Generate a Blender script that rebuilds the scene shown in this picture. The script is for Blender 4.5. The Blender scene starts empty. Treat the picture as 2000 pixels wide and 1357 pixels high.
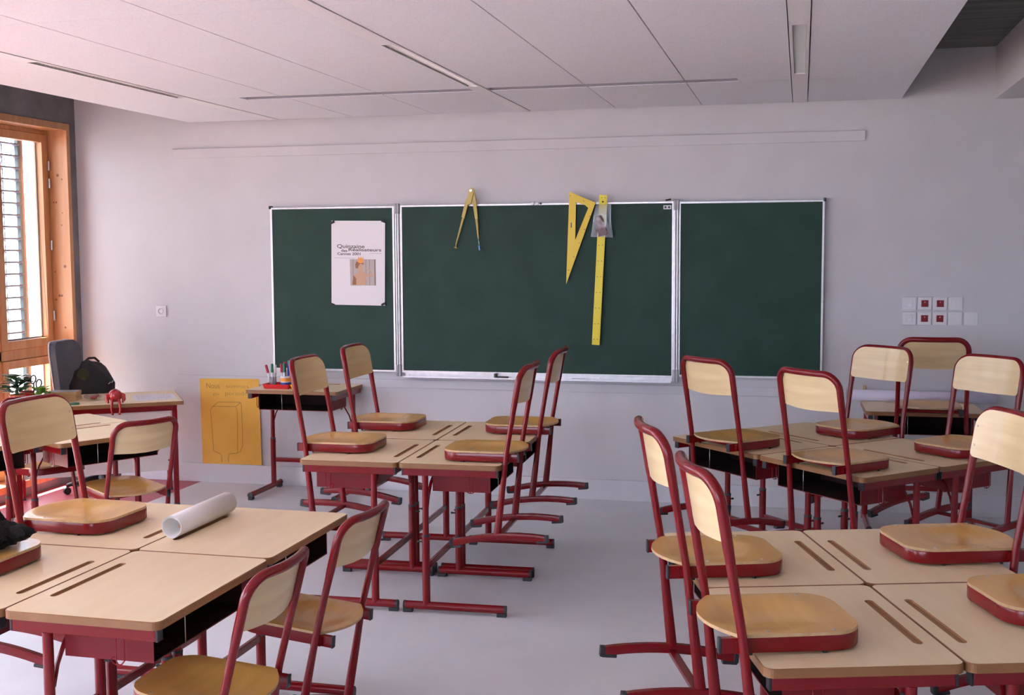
import bpy, bmesh, math, random
from mathutils import Vector, Matrix, Euler
random.seed(7)
D = bpy.data
SC = bpy.context.scene
COL = SC.collection
R = math.radians

# ------------------------------------------------------------------ camera
CAM_H = 1.738
yaw, pitch, roll = 0.2398, -0.0837, -0.0056
fw = Vector((-math.sin(yaw)*math.cos(pitch), math.cos(yaw)*math.cos(pitch), math.sin(pitch)))
rt = Vector((math.cos(yaw), math.sin(yaw), 0)); up = rt.cross(fw)
r2 = math.cos(roll)*rt + math.sin(roll)*up
u2 = -math.sin(roll)*rt + math.cos(roll)*up
cd = D.cameras.new('camera'); cam = D.objects.new('camera', cd); COL.objects.link(cam)
m = Matrix.Identity(4)
for i in range(3):
    m[i][0] = r2[i]; m[i][1] = u2[i]; m[i][2] = -fw[i]
m[0][3] = 0; m[1][3] = 0; m[2][3] = CAM_H
cam.matrix_world = m
cd.sensor_width = 36; cd.sensor_fit = 'HORIZONTAL'; cd.lens = 2310.2/2000*36
cd.clip_start = 0.05; cd.clip_end = 200
SC.camera = cam

# ------------------------------------------------------------------ sky, sun, exposure
SC.view_settings.view_transform = 'Standard'
SC.view_settings.look = 'None'
SC.view_settings.gamma = 1
SC.view_settings.use_curve_mapping = False
SC.view_settings.exposure = 0.40
wd = D.worlds.new('sky'); SC.world = wd; wd.use_nodes = True
bg = wd.node_tree.nodes['Background']
bg.inputs[0].default_value = (0.72, 0.79, 1.0, 1); bg.inputs[1].default_value = 14.0
sl = D.lights.new('sun', 'SUN'); sl.energy = 85.0; sl.angle = R(0.6); sl.color = (1.0, 0.95, 0.90)
so = D.objects.new('sun', sl); COL.objects.link(so)
so.rotation_euler = Vector((math.cos(R(66))*0.97, -math.cos(R(66))*0.24, -math.sin(R(66)))).to_track_quat('-Z', 'Y').to_euler()
so.location = (-12, 8, 14)

# ------------------------------------------------------------------ materials
def mat(name, col, rough=0.5, metal=0.0, coat=0.0, spec=0.5):
    m = D.materials.new(name); m.use_nodes = True
    b = m.node_tree.nodes['Principled BSDF']
    b.inputs['Base Color'].default_value = (*col, 1)
    b.inputs['Roughness'].default_value = rough
    b.inputs['Metallic'].default_value = metal
    b.inputs['Specular IOR Level'].default_value = spec
    if coat:
        b.inputs['Coat Weight'].default_value = coat; b.inputs['Coat Roughness'].default_value = 0.12
    return m
def noisy(name, c1, c2, scale=(1, 1, 1), nscale=6.0, detail=4.0, rough=0.5, lo=0.35, hi=0.65, coat=0.0, bump=0.0, metal=0.0, spec=0.5, coord='Object'):
    m = mat(name, c1, rough, metal, coat, spec); nt = m.node_tree; b = nt.nodes['Principled BSDF']
    tc = nt.nodes.new('ShaderNodeTexCoord'); mp = nt.nodes.new('ShaderNodeMapping'); mp.inputs['Scale'].default_value = scale
    nz = nt.nodes.new('ShaderNodeTexNoise'); nz.inputs['Scale'].default_value = nscale; nz.inputs['Detail'].default_value = detail
    rp = nt.nodes.new('ShaderNodeValToRGB')
    rp.color_ramp.elements[0].position = lo; rp.color_ramp.elements[0].color = (*c1, 1)
    rp.color_ramp.elements[1].position = hi; rp.color_ramp.elements[1].color = (*c2, 1)
    nt.links.new(tc.outputs[coord], mp.inputs[0]); nt.links.new(mp.outputs[0], nz.inputs['Vector'])
    nt.links.new(nz.outputs[0], rp.inputs[0]); nt.links.new(rp.outputs[0], b.inputs['Base Color'])
    if bump:
        bp = nt.nodes.new('ShaderNodeBump'); bp.inputs['Strength'].default_value = bump; bp.inputs['Distance'].default_value = 0.004
        nt.links.new(nz.outputs[0], bp.inputs['Height']); nt.links.new(bp.outputs[0], b.inputs['Normal'])
    return m
M = {}
M['wall'] = noisy('wall_paint', (0.60, 0.58, 0.59), (0.63, 0.61, 0.62), nscale=3, rough=0.75)
M['plinth'] = mat('plinth_paint', (0.63, 0.62, 0.64), 0.6)
M['tile'] = noisy('ceiling_tile', (0.73, 0.72, 0.755), (0.81, 0.80, 0.835), nscale=140, detail=2, rough=0.9, bump=0.15)
M['tile_edge'] = mat('tile_edge', (0.70, 0.68, 0.69), 0.8)
M['track'] = mat('ceiling_strip_paint', (0.80, 0.78, 0.78), 0.6)
M['concrete'] = noisy('concrete', (0.20, 0.185, 0.185), (0.28, 0.26, 0.26), nscale=5, detail=8, rough=0.85, bump=0.1)
M['soffit'] = noisy('board_marked_concrete', (0.10, 0.105, 0.095), (0.17, 0.17, 0.155), scale=(0.6, 9, 1), nscale=2.2, detail=6, rough=0.9)
M['floor'] = noisy('linoleum_grey', (0.65, 0.65, 0.67), (0.71, 0.71, 0.725), nscale=2.2, detail=7, rough=0.42)
M['floor_red'] = noisy('linoleum_red', (0.38, 0.07, 0.095), (0.44, 0.09, 0.115), nscale=3, detail=6, rough=0.45)
M['pine'] = noisy('pine_boards', (0.60, 0.275, 0.11), (0.70, 0.36, 0.16), scale=(9, 9, 0.9), nscale=2.2, detail=7, rough=0.45)
M['knot'] = mat('pine_knot', (0.25, 0.09, 0.035), 0.5)
M['red'] = mat('red_enamel', (0.19, 0.004, 0.007), 0.22, coat=0.08, spec=0.35)
M['red_dark'] = mat('red_enamel_tray', (0.17, 0.006, 0.010), 0.4, spec=0.3)
M['black'] = mat('black_plastic', (0.018, 0.02, 0.024), 0.45)
M['shade_black'] = mat('tray_shade', (0.020, 0.008, 0.008), 0.75, spec=0.15)  # near-black standing in for the shade inside the book tray
M['laminate'] = noisy('maple_laminate', (0.87, 0.68, 0.41), (0.93, 0.75, 0.48), scale=(1.2, 9, 9), nscale=2.5, detail=7, rough=0.38, lo=0.25, hi=0.75)
M['edge'] = noisy('desk_edge_wood', (0.235, 0.105, 0.036), (0.285, 0.13, 0.048), nscale=8, rough=0.4)
M['groove'] = mat('groove_wood', (0.42, 0.22, 0.10), 0.55)
M['ply_seat'] = noisy('beech_seat', (0.66, 0.35, 0.075), (0.79, 0.46, 0.12), scale=(14, 1.6, 14), nscale=2.4, detail=8, rough=0.3, coat=0.3, lo=0.25, hi=0.75)
M['ply_back'] = noisy('beech_back', (0.74, 0.54, 0.27), (0.86, 0.68, 0.38), scale=(10, 1.3, 16), nscale=2.0, detail=8, rough=0.33, coat=0.25, lo=0.25, hi=0.75)
M['ply_edge'] = noisy('ply_edge', (0.50, 0.32, 0.15), (0.60, 0.40, 0.20), nscale=40, rough=0.5)
M['steel'] = mat('steel', (0.62, 0.62, 0.62), 0.3, 1.0)
M['alu'] = noisy('brushed_aluminium', (0.62, 0.62, 0.64), (0.70, 0.70, 0.72), scale=(1, 1, 1), nscale=30, rough=0.38, metal=0.7)
M['grey_plastic'] = mat('grey_plastic', (0.40, 0.40, 0.41), 0.45)
M['board'] = noisy('green_board', (0.017, 0.050, 0.037), (0.022, 0.059, 0.045), nscale=5, detail=6, rough=0.6, spec=0.25)
M['white_plastic'] = mat('white_plastic', (0.74, 0.72, 0.74), 0.35)
M['socket_red'] = mat('red_socket', (0.22, 0.004, 0.014), 0.35)
M['paper'] = mat('white_paper', (0.84, 0.80, 0.81), 0.7)
M['paper_roll'] = mat('roll_paper', (0.82, 0.79, 0.76), 0.65)
M['lilac_paper'] = mat('lilac_paper', (0.68, 0.64, 0.78), 0.7)
M['yellow_paper'] = noisy('yellow_paper', (0.80, 0.43, 0.06), (0.86, 0.49, 0.08), nscale=5, rough=0.7)
M['pencil'] = mat('pencil_line', (0.22, 0.10, 0.03), 0.7)
M['ink'] = mat('print_ink', (0.11, 0.095, 0.09), 0.6)
M['ink_light'] = mat('print_ink_light', (0.42, 0.38, 0.38), 0.6)
M['yellow'] = mat('yellow_plastic', (0.80, 0.56, 0.015), 0.4)
M['ruler_yellow'] = mat('ruler_yellow', (0.80, 0.66, 0.01), 0.4)
M['brass'] = mat('ochre_plastic', (0.55, 0.43, 0.10), 0.4)
M['blue'] = mat('blue_plastic', (0.03, 0.08, 0.38), 0.4)
M['sky_blue'] = mat('light_blue_plastic', (0.10, 0.30, 0.60), 0.4)
M['green'] = mat('green_plastic', (0.01, 0.20, 0.11), 0.4)
M['crimson'] = mat('crimson_plastic', (0.45, 0.01, 0.04), 0.4)
M['orange'] = mat('orange_plastic', (0.85, 0.32, 0.03), 0.45)
M['tray_red'] = mat('tray_red', (0.62, 0.02, 0.025), 0.4)
M['tray_yellow'] = mat('tray_yellow', (0.88, 0.64, 0.01), 0.4)
M['white_pen'] = mat('white_pen', (0.80, 0.80, 0.82), 0.35)
M['grey_fabric'] = noisy('grey_fabric', (0.10, 0.105, 0.125), (0.13, 0.135, 0.155), nscale=90, rough=0.95, bump=0.1)
M['bag'] = noisy('black_bag_cloth', (0.008, 0.008, 0.010), (0.020, 0.020, 0.024), nscale=14, rough=0.8, bump=0.4)
M['wool'] = noisy('black_wool', (0.006, 0.006, 0.007), (0.022, 0.021, 0.022), nscale=120, rough=1.0, bump=0.5, spec=0.2)
M['olive'] = mat('olive_patch', (0.035, 0.035, 0.008), 0.8)
M['toy_red'] = mat('toy_red', (0.42, 0.022, 0.018), 0.25, coat=0.6)
M['leaf'] = noisy('leaf', (0.10, 0.30, 0.04), (0.26, 0.50, 0.07), nscale=9, rough=0.4)
M['leaf_dark'] = noisy('leaf_dark', (0.03, 0.13, 0.05), (0.07, 0.22, 0.07), nscale=9, rough=0.4)
M['terracotta'] = mat('terracotta', (0.55, 0.13, 0.06), 0.6)
M['cream'] = mat('panel_cream', (0.70, 0.62, 0.58), 0.5)
M['cable'] = mat('slot_grey', (0.30, 0.29, 0.32), 0.5)
M['wood_box'] = noisy('wood_box', (0.52, 0.33, 0.13), (0.62, 0.42, 0.19), scale=(1, 1, 8), nscale=6, rough=0.5)
M['slat'] = mat('blind_slat', (0.07, 0.08, 0.13), 0.5)
M['ground'] = mat('outside_ground', (0.24, 0.21, 0.20), 0.9)
M['post'] = mat('guide_post', (0.16, 0.075, 0.07), 0.6)
M['guide'] = mat('blind_guide', (0.012, 0.030, 0.030), 0.5)
M['eraser'] = mat('mauve_eraser', (0.24, 0.15, 0.15), 0.8)
M['skin'] = mat('print_skin', (0.62, 0.38, 0.24), 0.6)
M['skin_dark'] = mat('print_skin_shade', (0.36, 0.15, 0.07), 0.6)
M['print_bg'] = mat('print_boards', (0.52, 0.45, 0.42), 0.6)
M['print_bg2'] = mat('print_boards_line', (0.28, 0.19, 0.15), 0.6)
M['gap'] = mat('dark_gap', (0.05, 0.045, 0.045), 0.8)
M['reflector'] = mat('lamp_reflector', (0.50, 0.48, 0.45), 0.42, 1.0)
def glassy(name, tint, gl=0.06, rough=0.02):
    m = D.materials.new(name); m.use_nodes = True; nt = m.node_tree
    for n in list(nt.nodes): nt.nodes.remove(n)
    o = nt.nodes.new('ShaderNodeOutputMaterial'); t = nt.nodes.new('ShaderNodeBsdfTransparent'); t.inputs[0].default_value = (*tint, 1)
    g = nt.nodes.new('ShaderNodeBsdfGlossy'); g.inputs['Roughness'].default_value = rough
    x = nt.nodes.new('ShaderNodeMixShader'); x.inputs[0].default_value = gl
    nt.links.new(t.outputs[0], x.inputs[1]); nt.links.new(g.outputs[0], x.inputs[2]); nt.links.new(x.outputs[0], o.inputs[0])
    return m
M['glass'] = glassy('window_glass', (0.94, 0.96, 0.96))
M['film'] = glassy('clear_plastic_film', (0.82, 0.82, 0.84), 0.07, 0.2)

# ------------------------------------------------------------------ mesh builder
class MB:
    def __init__(s): s.v = []; s.f = []; s.m = []; s.sm = []
    def add(s, vs, fs, mi=0, smooth=False):
        o = len(s.v); s.v += [Vector(v) for v in vs]
        for f in fs:
            s.f.append([o+i for i in f]); s.m.append(mi); s.sm.append(smooth)
        return s
    def box(s, x0, x1, y0, y1, z0, z1, mi=0):
        vs = [(x, y, z) for x in (x0, x1) for y in (y0, y1) for z in (z0, z1)]
        return s.add(vs, [(0, 1, 3, 2), (4, 6, 7, 5), (0, 4, 5, 1), (2, 3, 7, 6), (0, 2, 6, 4), (1, 5, 7, 3)], mi)
    def obox(s, c, size, rot=(0, 0, 0), mi=0):
        E = Euler(rot).to_matrix(); c = Vector(c); h = Vector(size)/2
        vs = [c+E @ Vector((a*h.x, b*h.y, d*h.z)) for a in (-1, 1) for b in (-1, 1) for d in (-1, 1)]
        return s.add(vs, [(0, 1, 3, 2), (4, 6, 7, 5), (0, 4, 5, 1), (2, 3, 7, 6), (0, 2, 6, 4), (1, 5, 7, 3)], mi)
    def bar(s, a, b, w, h, mi=0, upv=(0, 0, 1)):
        return s.tube([a, b], w/2, h/2, side=None, prof='rect', mi=mi, upv=upv)
    def tube(s, path, ra, rb=None, side=None, n=12, prof='round', mi=0, cap=True, upv=(0, 0, 1)):
        """sweep; ra = radius along the side axis, rb = radius along the other"""
        P = [Vector(p) for p in path]; N = len(P)
        if rb is None: rb = ra
        A = ra if isinstance(ra, (list, tuple)) else [ra]*N
        B = rb if isinstance(rb, (list, tuple)) else [rb]*N
        T = []
        for i in range(N):
            t = (P[min(i+1, N-1)]-P[max(i-1, 0)]); T.append(t.normalized())
        if side is None:
            u = Vector(upv)
            if abs(T[0].dot(u)) > 0.95: u = Vector((1, 0, 0))
            sd = T[0].cross(u).normalized()
        else: sd = Vector(side)
        if prof == 'rect':
            k = 0.86
            pr = [(1, -k), (1, k), (k, 1), (-k, 1), (-1, k), (-1, -k), (-k, -1), (k, -1)]
        else: pr = [(math.cos(2*math.pi*j/n), math.sin(2*math.pi*j/n)) for j in range(n)]
        n = len(pr); vs = []
        for i in range(N):
            sd = (sd-T[i]*sd.dot(T[i])).normalized(); nn = T[i].cross(sd).normalized()
            for a, b in pr: vs.append(P[i]+sd*(a*A[i])+nn*(b*B[i]))
        fs = [(i*n+j, i*n+(j+1) % n, (i+1)*n+(j+1) % n, (i+1)*n+j) for i in range(N-1) for j in range(n)]
        s.add(vs, fs, mi, prof == 'round' or N > 2)
        if cap:
            s.add(vs[:n], [tuple(range(n))[::-1]], mi); s.add(vs[-n:], [tuple(range(n))], mi)
        return s
    def prism(s, poly, z0, z1, mi=0, mside=None):
        n = len(poly); ms = mi if mside is None else mside
        vs = [(x, y, z0) for x, y in poly]+[(x, y, z1) for x, y in poly]
        s.add(vs, [tuple(range(n))[::-1], tuple(range(n, 2*n))], mi)
        return s.add(vs, [(i, (i+1) % n, n+(i+1) % n, n+i) for i in range(n)], ms)
    def xz(s, poly, y0, y1, mi=0):
        """prism of a polygon drawn in x,z between y0 (front) and y1"""
        n = len(poly); vs = [(x, y0, z) for x, z in poly]+[(x, y1, z) for x, z in poly]
        return s.add(vs, [tuple(range(n)), tuple(range(n, 2*n))[::-1]]+[(i, n+i, n+(i+1) % n, (i+1) % n) for i in range(n)], mi)
    def lathe(s, prof, c=(0, 0, 0), n=24, mi=0, smooth=True, rot=None):
        c = Vector(c); E = Euler(rot).to_matrix() if rot else Matrix.Identity(3); vs = []
        for r, z in prof:
            for j in range(n):
                a = 2*math.pi*j/n; vs.append(c+E @ Vector((r*math.cos(a), r*math.sin(a), z)))
        k = len(prof)
        fs = [(i*n+j, i*n+(j+1) % n, (i+1)*n+(j+1) % n, (i+1)*n+j) for i in range(k-1) for j in range(n)]
        return s.add(vs, fs, mi, smooth)
    def ball(s, c, r, n=12, mi=0, fn=None):
        c = Vector(c); r = Vector(r) if hasattr(r, '__len__') else Vector((r, r, r)); vs = []; k = n//2
        for i in range(k+1):
            th = math.pi*i/k
            for j in range(n):
                a = 2*math.pi*j/n; d = Vector((math.sin(th)*math.cos(a), math.sin(th)*math.sin(a), math.cos(th)))
                q = 1.0 if fn is None else fn(d)
                vs.append(c+Vector((d.x*r.x, d.y*r.y, d.z*r.z))*q)
        return s.add(vs, [(i*n+j, (i+1)*n+j, (i+1)*n+(j+1) % n, i*n+(j+1) % n) for i in range(k) for j in range(n)], mi, True)
    def slab(s, outline, top, bot, rings=6, mt=0, ms=1, center=(0, 0)):
        """plate: outline in (u,v); top/bot map (u,v) to 3D; shrinks to center"""
        n = len(outline); ts = [1-i/rings for i in range(rings)]
        for fn, flip in ((top, False), (bot, True)):
            vs = []
            for t in ts:
                for u, v in outline:
                    vs.append(fn(center[0]+(u-center[0])*t, center[1]+(v-center[1])*t))
            vs.append(fn(*center)); fs = []
            for i in range(rings-1):
                for j in range(n):
                    q = (i*n+j, i*n+(j+1) % n, (i+1)*n+(j+1) % n, (i+1)*n+j); fs.append(q[::-1] if flip else q)
            for j in range(n):
                q = ((rings-1)*n+j, (rings-1)*n+(j+1) % n, rings*n); fs.append(q[::-1] if flip else q)
            s.add(vs, fs, mt, True)
        vs = [top(u, v) for u, v in outline]+[bot(u, v) for u, v in outline]
        return s.add(vs, [(j, n+j, n+(j+1) % n, (j+1) % n) for j in range(n)], ms)
    def build(s, name, mats, parent=None, bevel=0, loc=None, rot=None, merge=True):
        me = D.meshes.new(name); me.from_pydata([tuple(v) for v in s.v], [], s.f)
        for i, p in enumerate(me.polygons): p.material_index = s.m[i]; p.use_smooth = s.sm[i]
        if not isinstance(mats, (list, tuple)): mats = [mats]
        for k in mats: me.materials.append(M[k] if isinstance(k, str) else k)
        bm = bmesh.new(); bm.from_mesh(me)
        if merge: bmesh.ops.remove_doubles(bm, verts=bm.verts, dist=1e-6)
        bmesh.ops.recalc_face_normals(bm, faces=bm.faces)
        if any(s.sm):
            for e in bm.edges:
                if len(e.link_faces) == 2 and e.calc_face_angle(0) > R(40): e.smooth = False
        bm.to_mesh(me); bm.free()
        o = D.objects.new(name, me); COL.objects.link(o)
        if parent: o.parent = parent
        if loc: o.location = loc
        if rot: o.rotation_euler = rot
        if bevel:
            b = o.modifiers.new('bevel', 'BEVEL'); b.width = bevel; b.segments = 2; b.limit_method = 'ANGLE'; b.angle_limit = R(50)
        return o
def tag(o, label, cat, group=None):
    o['label'] = label; o['category'] = cat
    if group: o['group'] = group
    return o
def struct(o): o['kind'] = 'structure'; return o
def empty(name, loc=(0, 0, 0), rz=0, ry=0):
    o = D.objects.new(name, None); COL.objects.link(o); o.location = loc; o.rotation_euler = (0, ry, rz); o.empty_display_size = 0.1
    return o
def copy_tree(o, parent=None):
    c = o.copy(); COL.objects.link(c); c.parent = parent
    for ch in o.children: copy_tree(ch, c)
    return c
def arc(cx, cy, r, a0, a1, n):
    return [(cx+r*math.cos(R(a0+(a1-a0)*i/n)), cy+r*math.sin(R(a0+(a1-a0)*i/n))) for i in range(n+1)]
def rrect(x0, x1, y0, y1, r, n=5):
    return arc(x1-r, y1-r, r, 0, 90, n)+arc(x0+r, y1-r, r, 90, 180, n)+arc(x0+r, y0+r, r, 180, 270, n)+arc(x1-r, y0+r, r, 270, 360, n)

# ------------------------------------------------------------------ the room
WX, WY = -5.345, 8.0          # inner faces of window wall and front wall
TOP = 2.975
b = MB(); b.box(-4.371, 3.4, -2.6, 8.2, -0.12, 0); struct(b.build('floor', 'floor'))
b = MB(); b.box(-5.6, -4.371, -2.6, 8.2, -0.12, 0); struct(b.build('floor', 'floor_red'))
b = MB(); b.box(-5.8, 3.4, 8.0, 8.2, 0, 3.2); struct(b.build('wall_front', 'wall'))
ADDED_BX = [(-4.6, -2.3), (-1.9, -0.9)]     # unseen windows added behind the camera to brighten the foreground
b = MB(); b.box(-5.8, 3.4, -2.6, -2.4, 0, 0.95); b.box(-5.8, 3.4, -2.6, -2.4, 2.62, 3.2)
for x0, x1 in ((-5.8, -4.6), (-2.3, -1.9), (-0.9, 3.4)): b.box(x0, x1, -2.6, -2.4, 0.95, 2.62)
struct(b.build('wall_back', 'wall'))
for i, (x0, x1) in enumerate(ADDED_BX):
    w = 0.07; b = MB(); xm = (x0+x1)/2
    b.box(x0, x0+w, -2.55, -2.47, 0.95, 2.62); b.box(x1-w, x1, -2.55, -2.47, 0.95, 2.62); b.box(xm-w/2, xm+w/2, -2.55, -2.47, 0.95+w, 2.62-w)
    b.box(x0+w, x1-w, -2.55, -2.47, 0.95, 0.95+w); b.box(x0+w, x1-w, -2.55, -2.47, 2.62-w, 2.62)
    o = struct(b.build('window_%d' % (i+5), 'pine', bevel=0.003))  # added opening, there only for its daylight
    for p0, p1 in ((x0+w, xm-w/2), (xm+w/2, x1-w)):
        g = MB(); g.box(p0, p1, -2.513, -2.507, 0.95+w, 2.62-w); g.build('pane', 'glass', o)
b = MB(); b.box(3.2, 3.4, -2.4, 8.0, 0, 3.2); struct(b.build('wall_right', 'wall'))
b = MB(); b.box(-5.8, 1.16, -2.4, 8.0, TOP, TOP+0.25); b.box(1.16, 3.2, -2.4, 8.0, TOP, TOP+0.25); struct(b.build('ceiling', 'soffit'))
b = MB(); b.box(1.16, 3.2, -2.4, 8.0, 2.65, TOP); struct(b.build('trim_1', 'wall'))
b = MB(); b.box(-60, -5.75, -30, 40, -0.35, -0.15); b.box(-5.75, 30, -40, -2.75, -0.35, -0.15); struct(b.build('floor', 'ground'))
# plinth, chair rail and high cable duct on the front wall
b = MB(); b.box(WX, 3.2, 7.985, 8.0, 0, 0.142); struct(b.build('baseboard_front', 'plinth', bevel=0.003))
b = MB(); b.box(-4.535, 0.30, 7.985, 8.0, 0.746, 0.806); struct(b.build('trim_2', 'wall', bevel=0.003))
b = MB(); b.box(-4.53, 0.386, 7.982, 8.0, 2.412, 2.48); struct(b.build('trim_3', 'wall', bevel=0.003))

# window wall: piers and lintel round the window boxes
WINS = [(6.60, 7.912), (4.10, 6.10), (1.55, 3.65), (-1.00, 1.10)]  # first one is in view; the other three are unseen, added for daylight
b = MB()
b.box(WX-0.30, WX, -2.4, 8.0, 2.68, TOP)
b.box(WX-0.30, WX, -2.4, 8.0, -0.1, 0.06)
ys = [-2.4]+[y for w in reversed(WINS) for y in w]+[8.0]
for i in range(0, len(ys), 2): b.box(WX-0.30, WX, ys[i], ys[i+1], 0.06, 2.68)
struct(b.build('wall_left', 'concrete'))

def window(y0, y1, n):
    tilt = R(-14) if n == 1 else R(48)
    z0, z1, t = 0.06, 2.68, 0.04
    root = empty('window_%d' % n, (0, 0, 0)); struct(root)
    b = MB(); xo, xi = WX-0.22, WX+0.012
    b.box(xo, xi, y1-t, y1, z0, z1); b.box(xo, xi, y0, y0+t, z0, z1)
    b.box(xo, xi, y0+t, y1-t, z1-0.05, z1); b.box(xo, xi, y0+t, y1-t, z0, z0+0.05)
    b.build('window_lining', 'pine', root, bevel=0.002)
    if n == 1:
        b = MB(); yk = y1-t-0.0005
        for kx, kz, kr in ((-5.42, 2.30, .012), (-5.385, 2.27, .007), (-5.46, 2.10, .006), (-5.44, 2.10, .008), (-5.50, 1.97, .006), (-5.40, 1.93, .006), (-5.385, 1.62, .012),
                           (-5.47, 1.58, .006), (-5.42, 1.40, .009), (-5.44, 1.40, .010), (-5.47, 1.37, .009), (-5.50, 1.22, .006), (-5.40, 1.16, .008), (-5.385, 0.99, .010), (-5.52, 1.03, .007), (-5.39, 2.02, .005)):
            b.lathe([(0.0001, 0), (kr, 0)], (kx, yk, kz), 10, rot=(R(90), 0, 0), smooth=False)
        b.build('wood_knots', 'knot', root)
    # fixed frame and mullion
    X0, X1 = xo, xo+0.07
    ya, yb = y0+t, y1-t; za, zb = z0+0.05, z1-0.05; ym = yb-0.66
    b = MB(); f = 0.03
    b.box(X0, X1, yb-f, yb, za, zb); b.box(X0, X1, ya, ya+f, za, zb); b.box(X0, X1, ya+f, yb-f, zb-f, zb); b.box(X0, X1, ya+f, yb-f, za, za+f)
    b.box(X0, X1, ym-0.035, ym+0.035, za+f, zb-f); b.box(X0, X1, ya+f, yb-f, 0.955, 1.03)
    b.build('window_frame', 'pine', root, bevel=0.002)
    # sashes
    for (s0, s1) in ((ym+0.035, yb-f), (ya+f, ym-0.035)):
        for (h0, h1) in ((1.03, zb-f), (za+f, 0.955)):
            w = 0.062; b = MB(); A, B = X0+0.012, X1+0.012
            b.box(A, B, s0+.002, s0+w, h0+.002, h1-.002); b.box(A, B, s1-w, s1-.002, h0+.002, h1-.002)
            b.box(A, B, s0+w, s1-w, h1-w, h1-.002); b.box(A, B, s0+w, s1-w, h0+.002, h0+w)
            sash = b.build('sash', 'pine', root, bevel=0.003)
            g = MB(); g.box(X0+0.035, X0+0.041, s0+w-.004, s1-w+.004, h0+w-.004, h1-w+.004); g.build('pane', 'glass', sash)
            a = MB(); q = 0.012
            for (p0, p1, r0, r1) in ((s0+w, s0+w+q, h0+w, h1-w), (s1-w-q, s1-w, h0+w, h1-w), (s0+w, s1-w, h0+w, h0+w+q)):
                a.box(X0+0.030, X0+0.034, p0, p1, r0, r1)
            a.build('glazing_strip', 'grey_plastic', sash)
    h = MB()
    for hz in (2.37, 2.24, 1.78, 1.25, 0.75):
        h.tube([(X1+0.02, yb-f+0.006, hz-0.035), (X1+0.02, yb-f+0.006, hz+0.035)], 0.007)
    h.build('hinge', 'steel', root)
    # outside slatted blind with guides and lift cords
    bl = MB(); xc = X0-0.09; z = 2.60
    zlow = 1.00 if n < 3 else 2.42   # blinds of the last two unseen windows drawn up for more light
    while z > zlow:
        bl.obox((xc, (ya+yb)/2-0.06, z), (0.072, yb-ya-0.20, 0.011), (0, tilt, 0)); z -= 0.0865
    o = bl.build('blind_slats', 'slat', root)
    g = MB(); g.box(xc-0.015, xc+0.015, yb-0.155, yb-0.125, 0.1, 2.66); g.box(xc-0.05, xc+0.03, ya-0.0, ya+0.03, 0.1, 2.66)
    g.build('blind_guide', 'guide', root)
    g = MB(); g.box(xc-0.015, xc+0.015, yb-0.124, yb-0.100, 0.1, 2.66); g.box(xc-0.015, xc+0.0, yb-0.088, yb-0.078, 0.1, 2.66); g.build('guide_post', 'post', root)
    c = MB()
    for yy in (yb-0.32, yb-0.42, yb-0.9, ya+0.3): c.tube([(xc, yy, 0.95), (xc, yy, 2.65)], 0.0035, n=6)
    c.build('blind_cord', 'slat', root)
    return root
for i, (a, c) in enumerate(WINS): window(a, c, i+1)

# hung acoustic ceiling
HC = 2.668
colsX = [(-4.37, -3.752), (-3.652, -3.093), (-3.087, -2.483), (-2.477, -1.90), (-1.80, -1.223), (-1.217, -0.653), (-0.647, -0.072), (0.026, 0.60)]
rowsY = [-1.70, -0.50, 0.70, 1.90, 3.12, 4.335, 5.50, 6.755]
b = MB()
for x0, x1 in colsX:
    for i in range(len(rowsY)-1): b.box(x0, x1, rowsY[i]+0.0012, rowsY[i+1]-0.0012, HC, HC+0.045)
    b.box(x0, x1, 6.885, 7.955, HC, HC+0.045)
for x0, x1 in ((-4.37, -3.752), (-3.652, -3.37), (-0.36, -0.072), (0.026, 0.60)): b.box(x0, x1, 6.757, 6.883, HC, HC+0.045)
struct(b.build('ceiling', 'tile'))
b = MB()
b.box(-4.36, 0.59, -1.69, 7.94, HC+0.045, HC+0.075)
struct(b.build('ceiling', 'cable'))
LX = (-3.702, -1.850, -0.023)
b = MB()
for x in LX:
    b.box(x-0.044, x+0.044, 6.672, 7.955, HC-0.003, HC+0.02)
    b.box(x-0.044, x+0.044, 3.40, 5.19, HC-0.003, HC+0.02); b.box(x-0.044, x+0.044, -1.7, 1.9, HC-0.003, HC+0.02)
struct(b.build('trim_4', 'track'))
b = MB()
b.box(-3.37, -0.36, 6.885-0.028, 6.885, HC+0.004, HC+0.03)
struct(b.build('trim_5', 'cable'))
def lamp(x, y0, y1, label):
    r = empty('ceiling_light', (x, y0, HC))
    b = MB(); L = y1-y0
    b.box(-0.044, -0.030, 0, L, -0.003, 0.04); b.box(0.030, 0.044, 0, L, -0.003, 0.04)
    b.box(-0.030, 0.030, 0, 0.012, -0.003, 0.04); b.box(-0.030, 0.030, L-0.012, L, -0.003, 0.04); b.box(-0.038, 0.038, 0, L, 0.04, 0.044)
    b.build('housing', 'track', r)
    b = MB(); n = 44
    for i in range(n):
        y = 0.02+(L-0.04)*i/(n-1); b.obox((0, y, 0.014), (0.058, 0.0016, 0.024), (R(8), 0, 0))
    b.box(-0.0295, -0.028, 0.012, L-0.012, 0.0, 0.028); b.box(0.028, 0.0295, 0.012, L-0.012, 0.0, 0.028)
    b.build('louvre', 'reflector', r)
    b = MB(); b.tube([(0, 0.03, 0.032), (0, L-0.03, 0.032)], 0.0075, n=10); b.build('fluorescent_tube', 'white_plastic', r)
    tag(r, label, 'light', 'recessed strip lights')
lamp(LX[0], 5.19, 6.672, 'unlit recessed strip light with metal louvre, nearest the windows')
lamp(LX[1], 5.19, 6.672, 'unlit recessed strip light with metal louvre above the middle of the blackboard')
lamp(LX[2], 5.19, 6.672, 'unlit recessed strip light with bright metal louvre at the right side of the ceiling')

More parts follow.
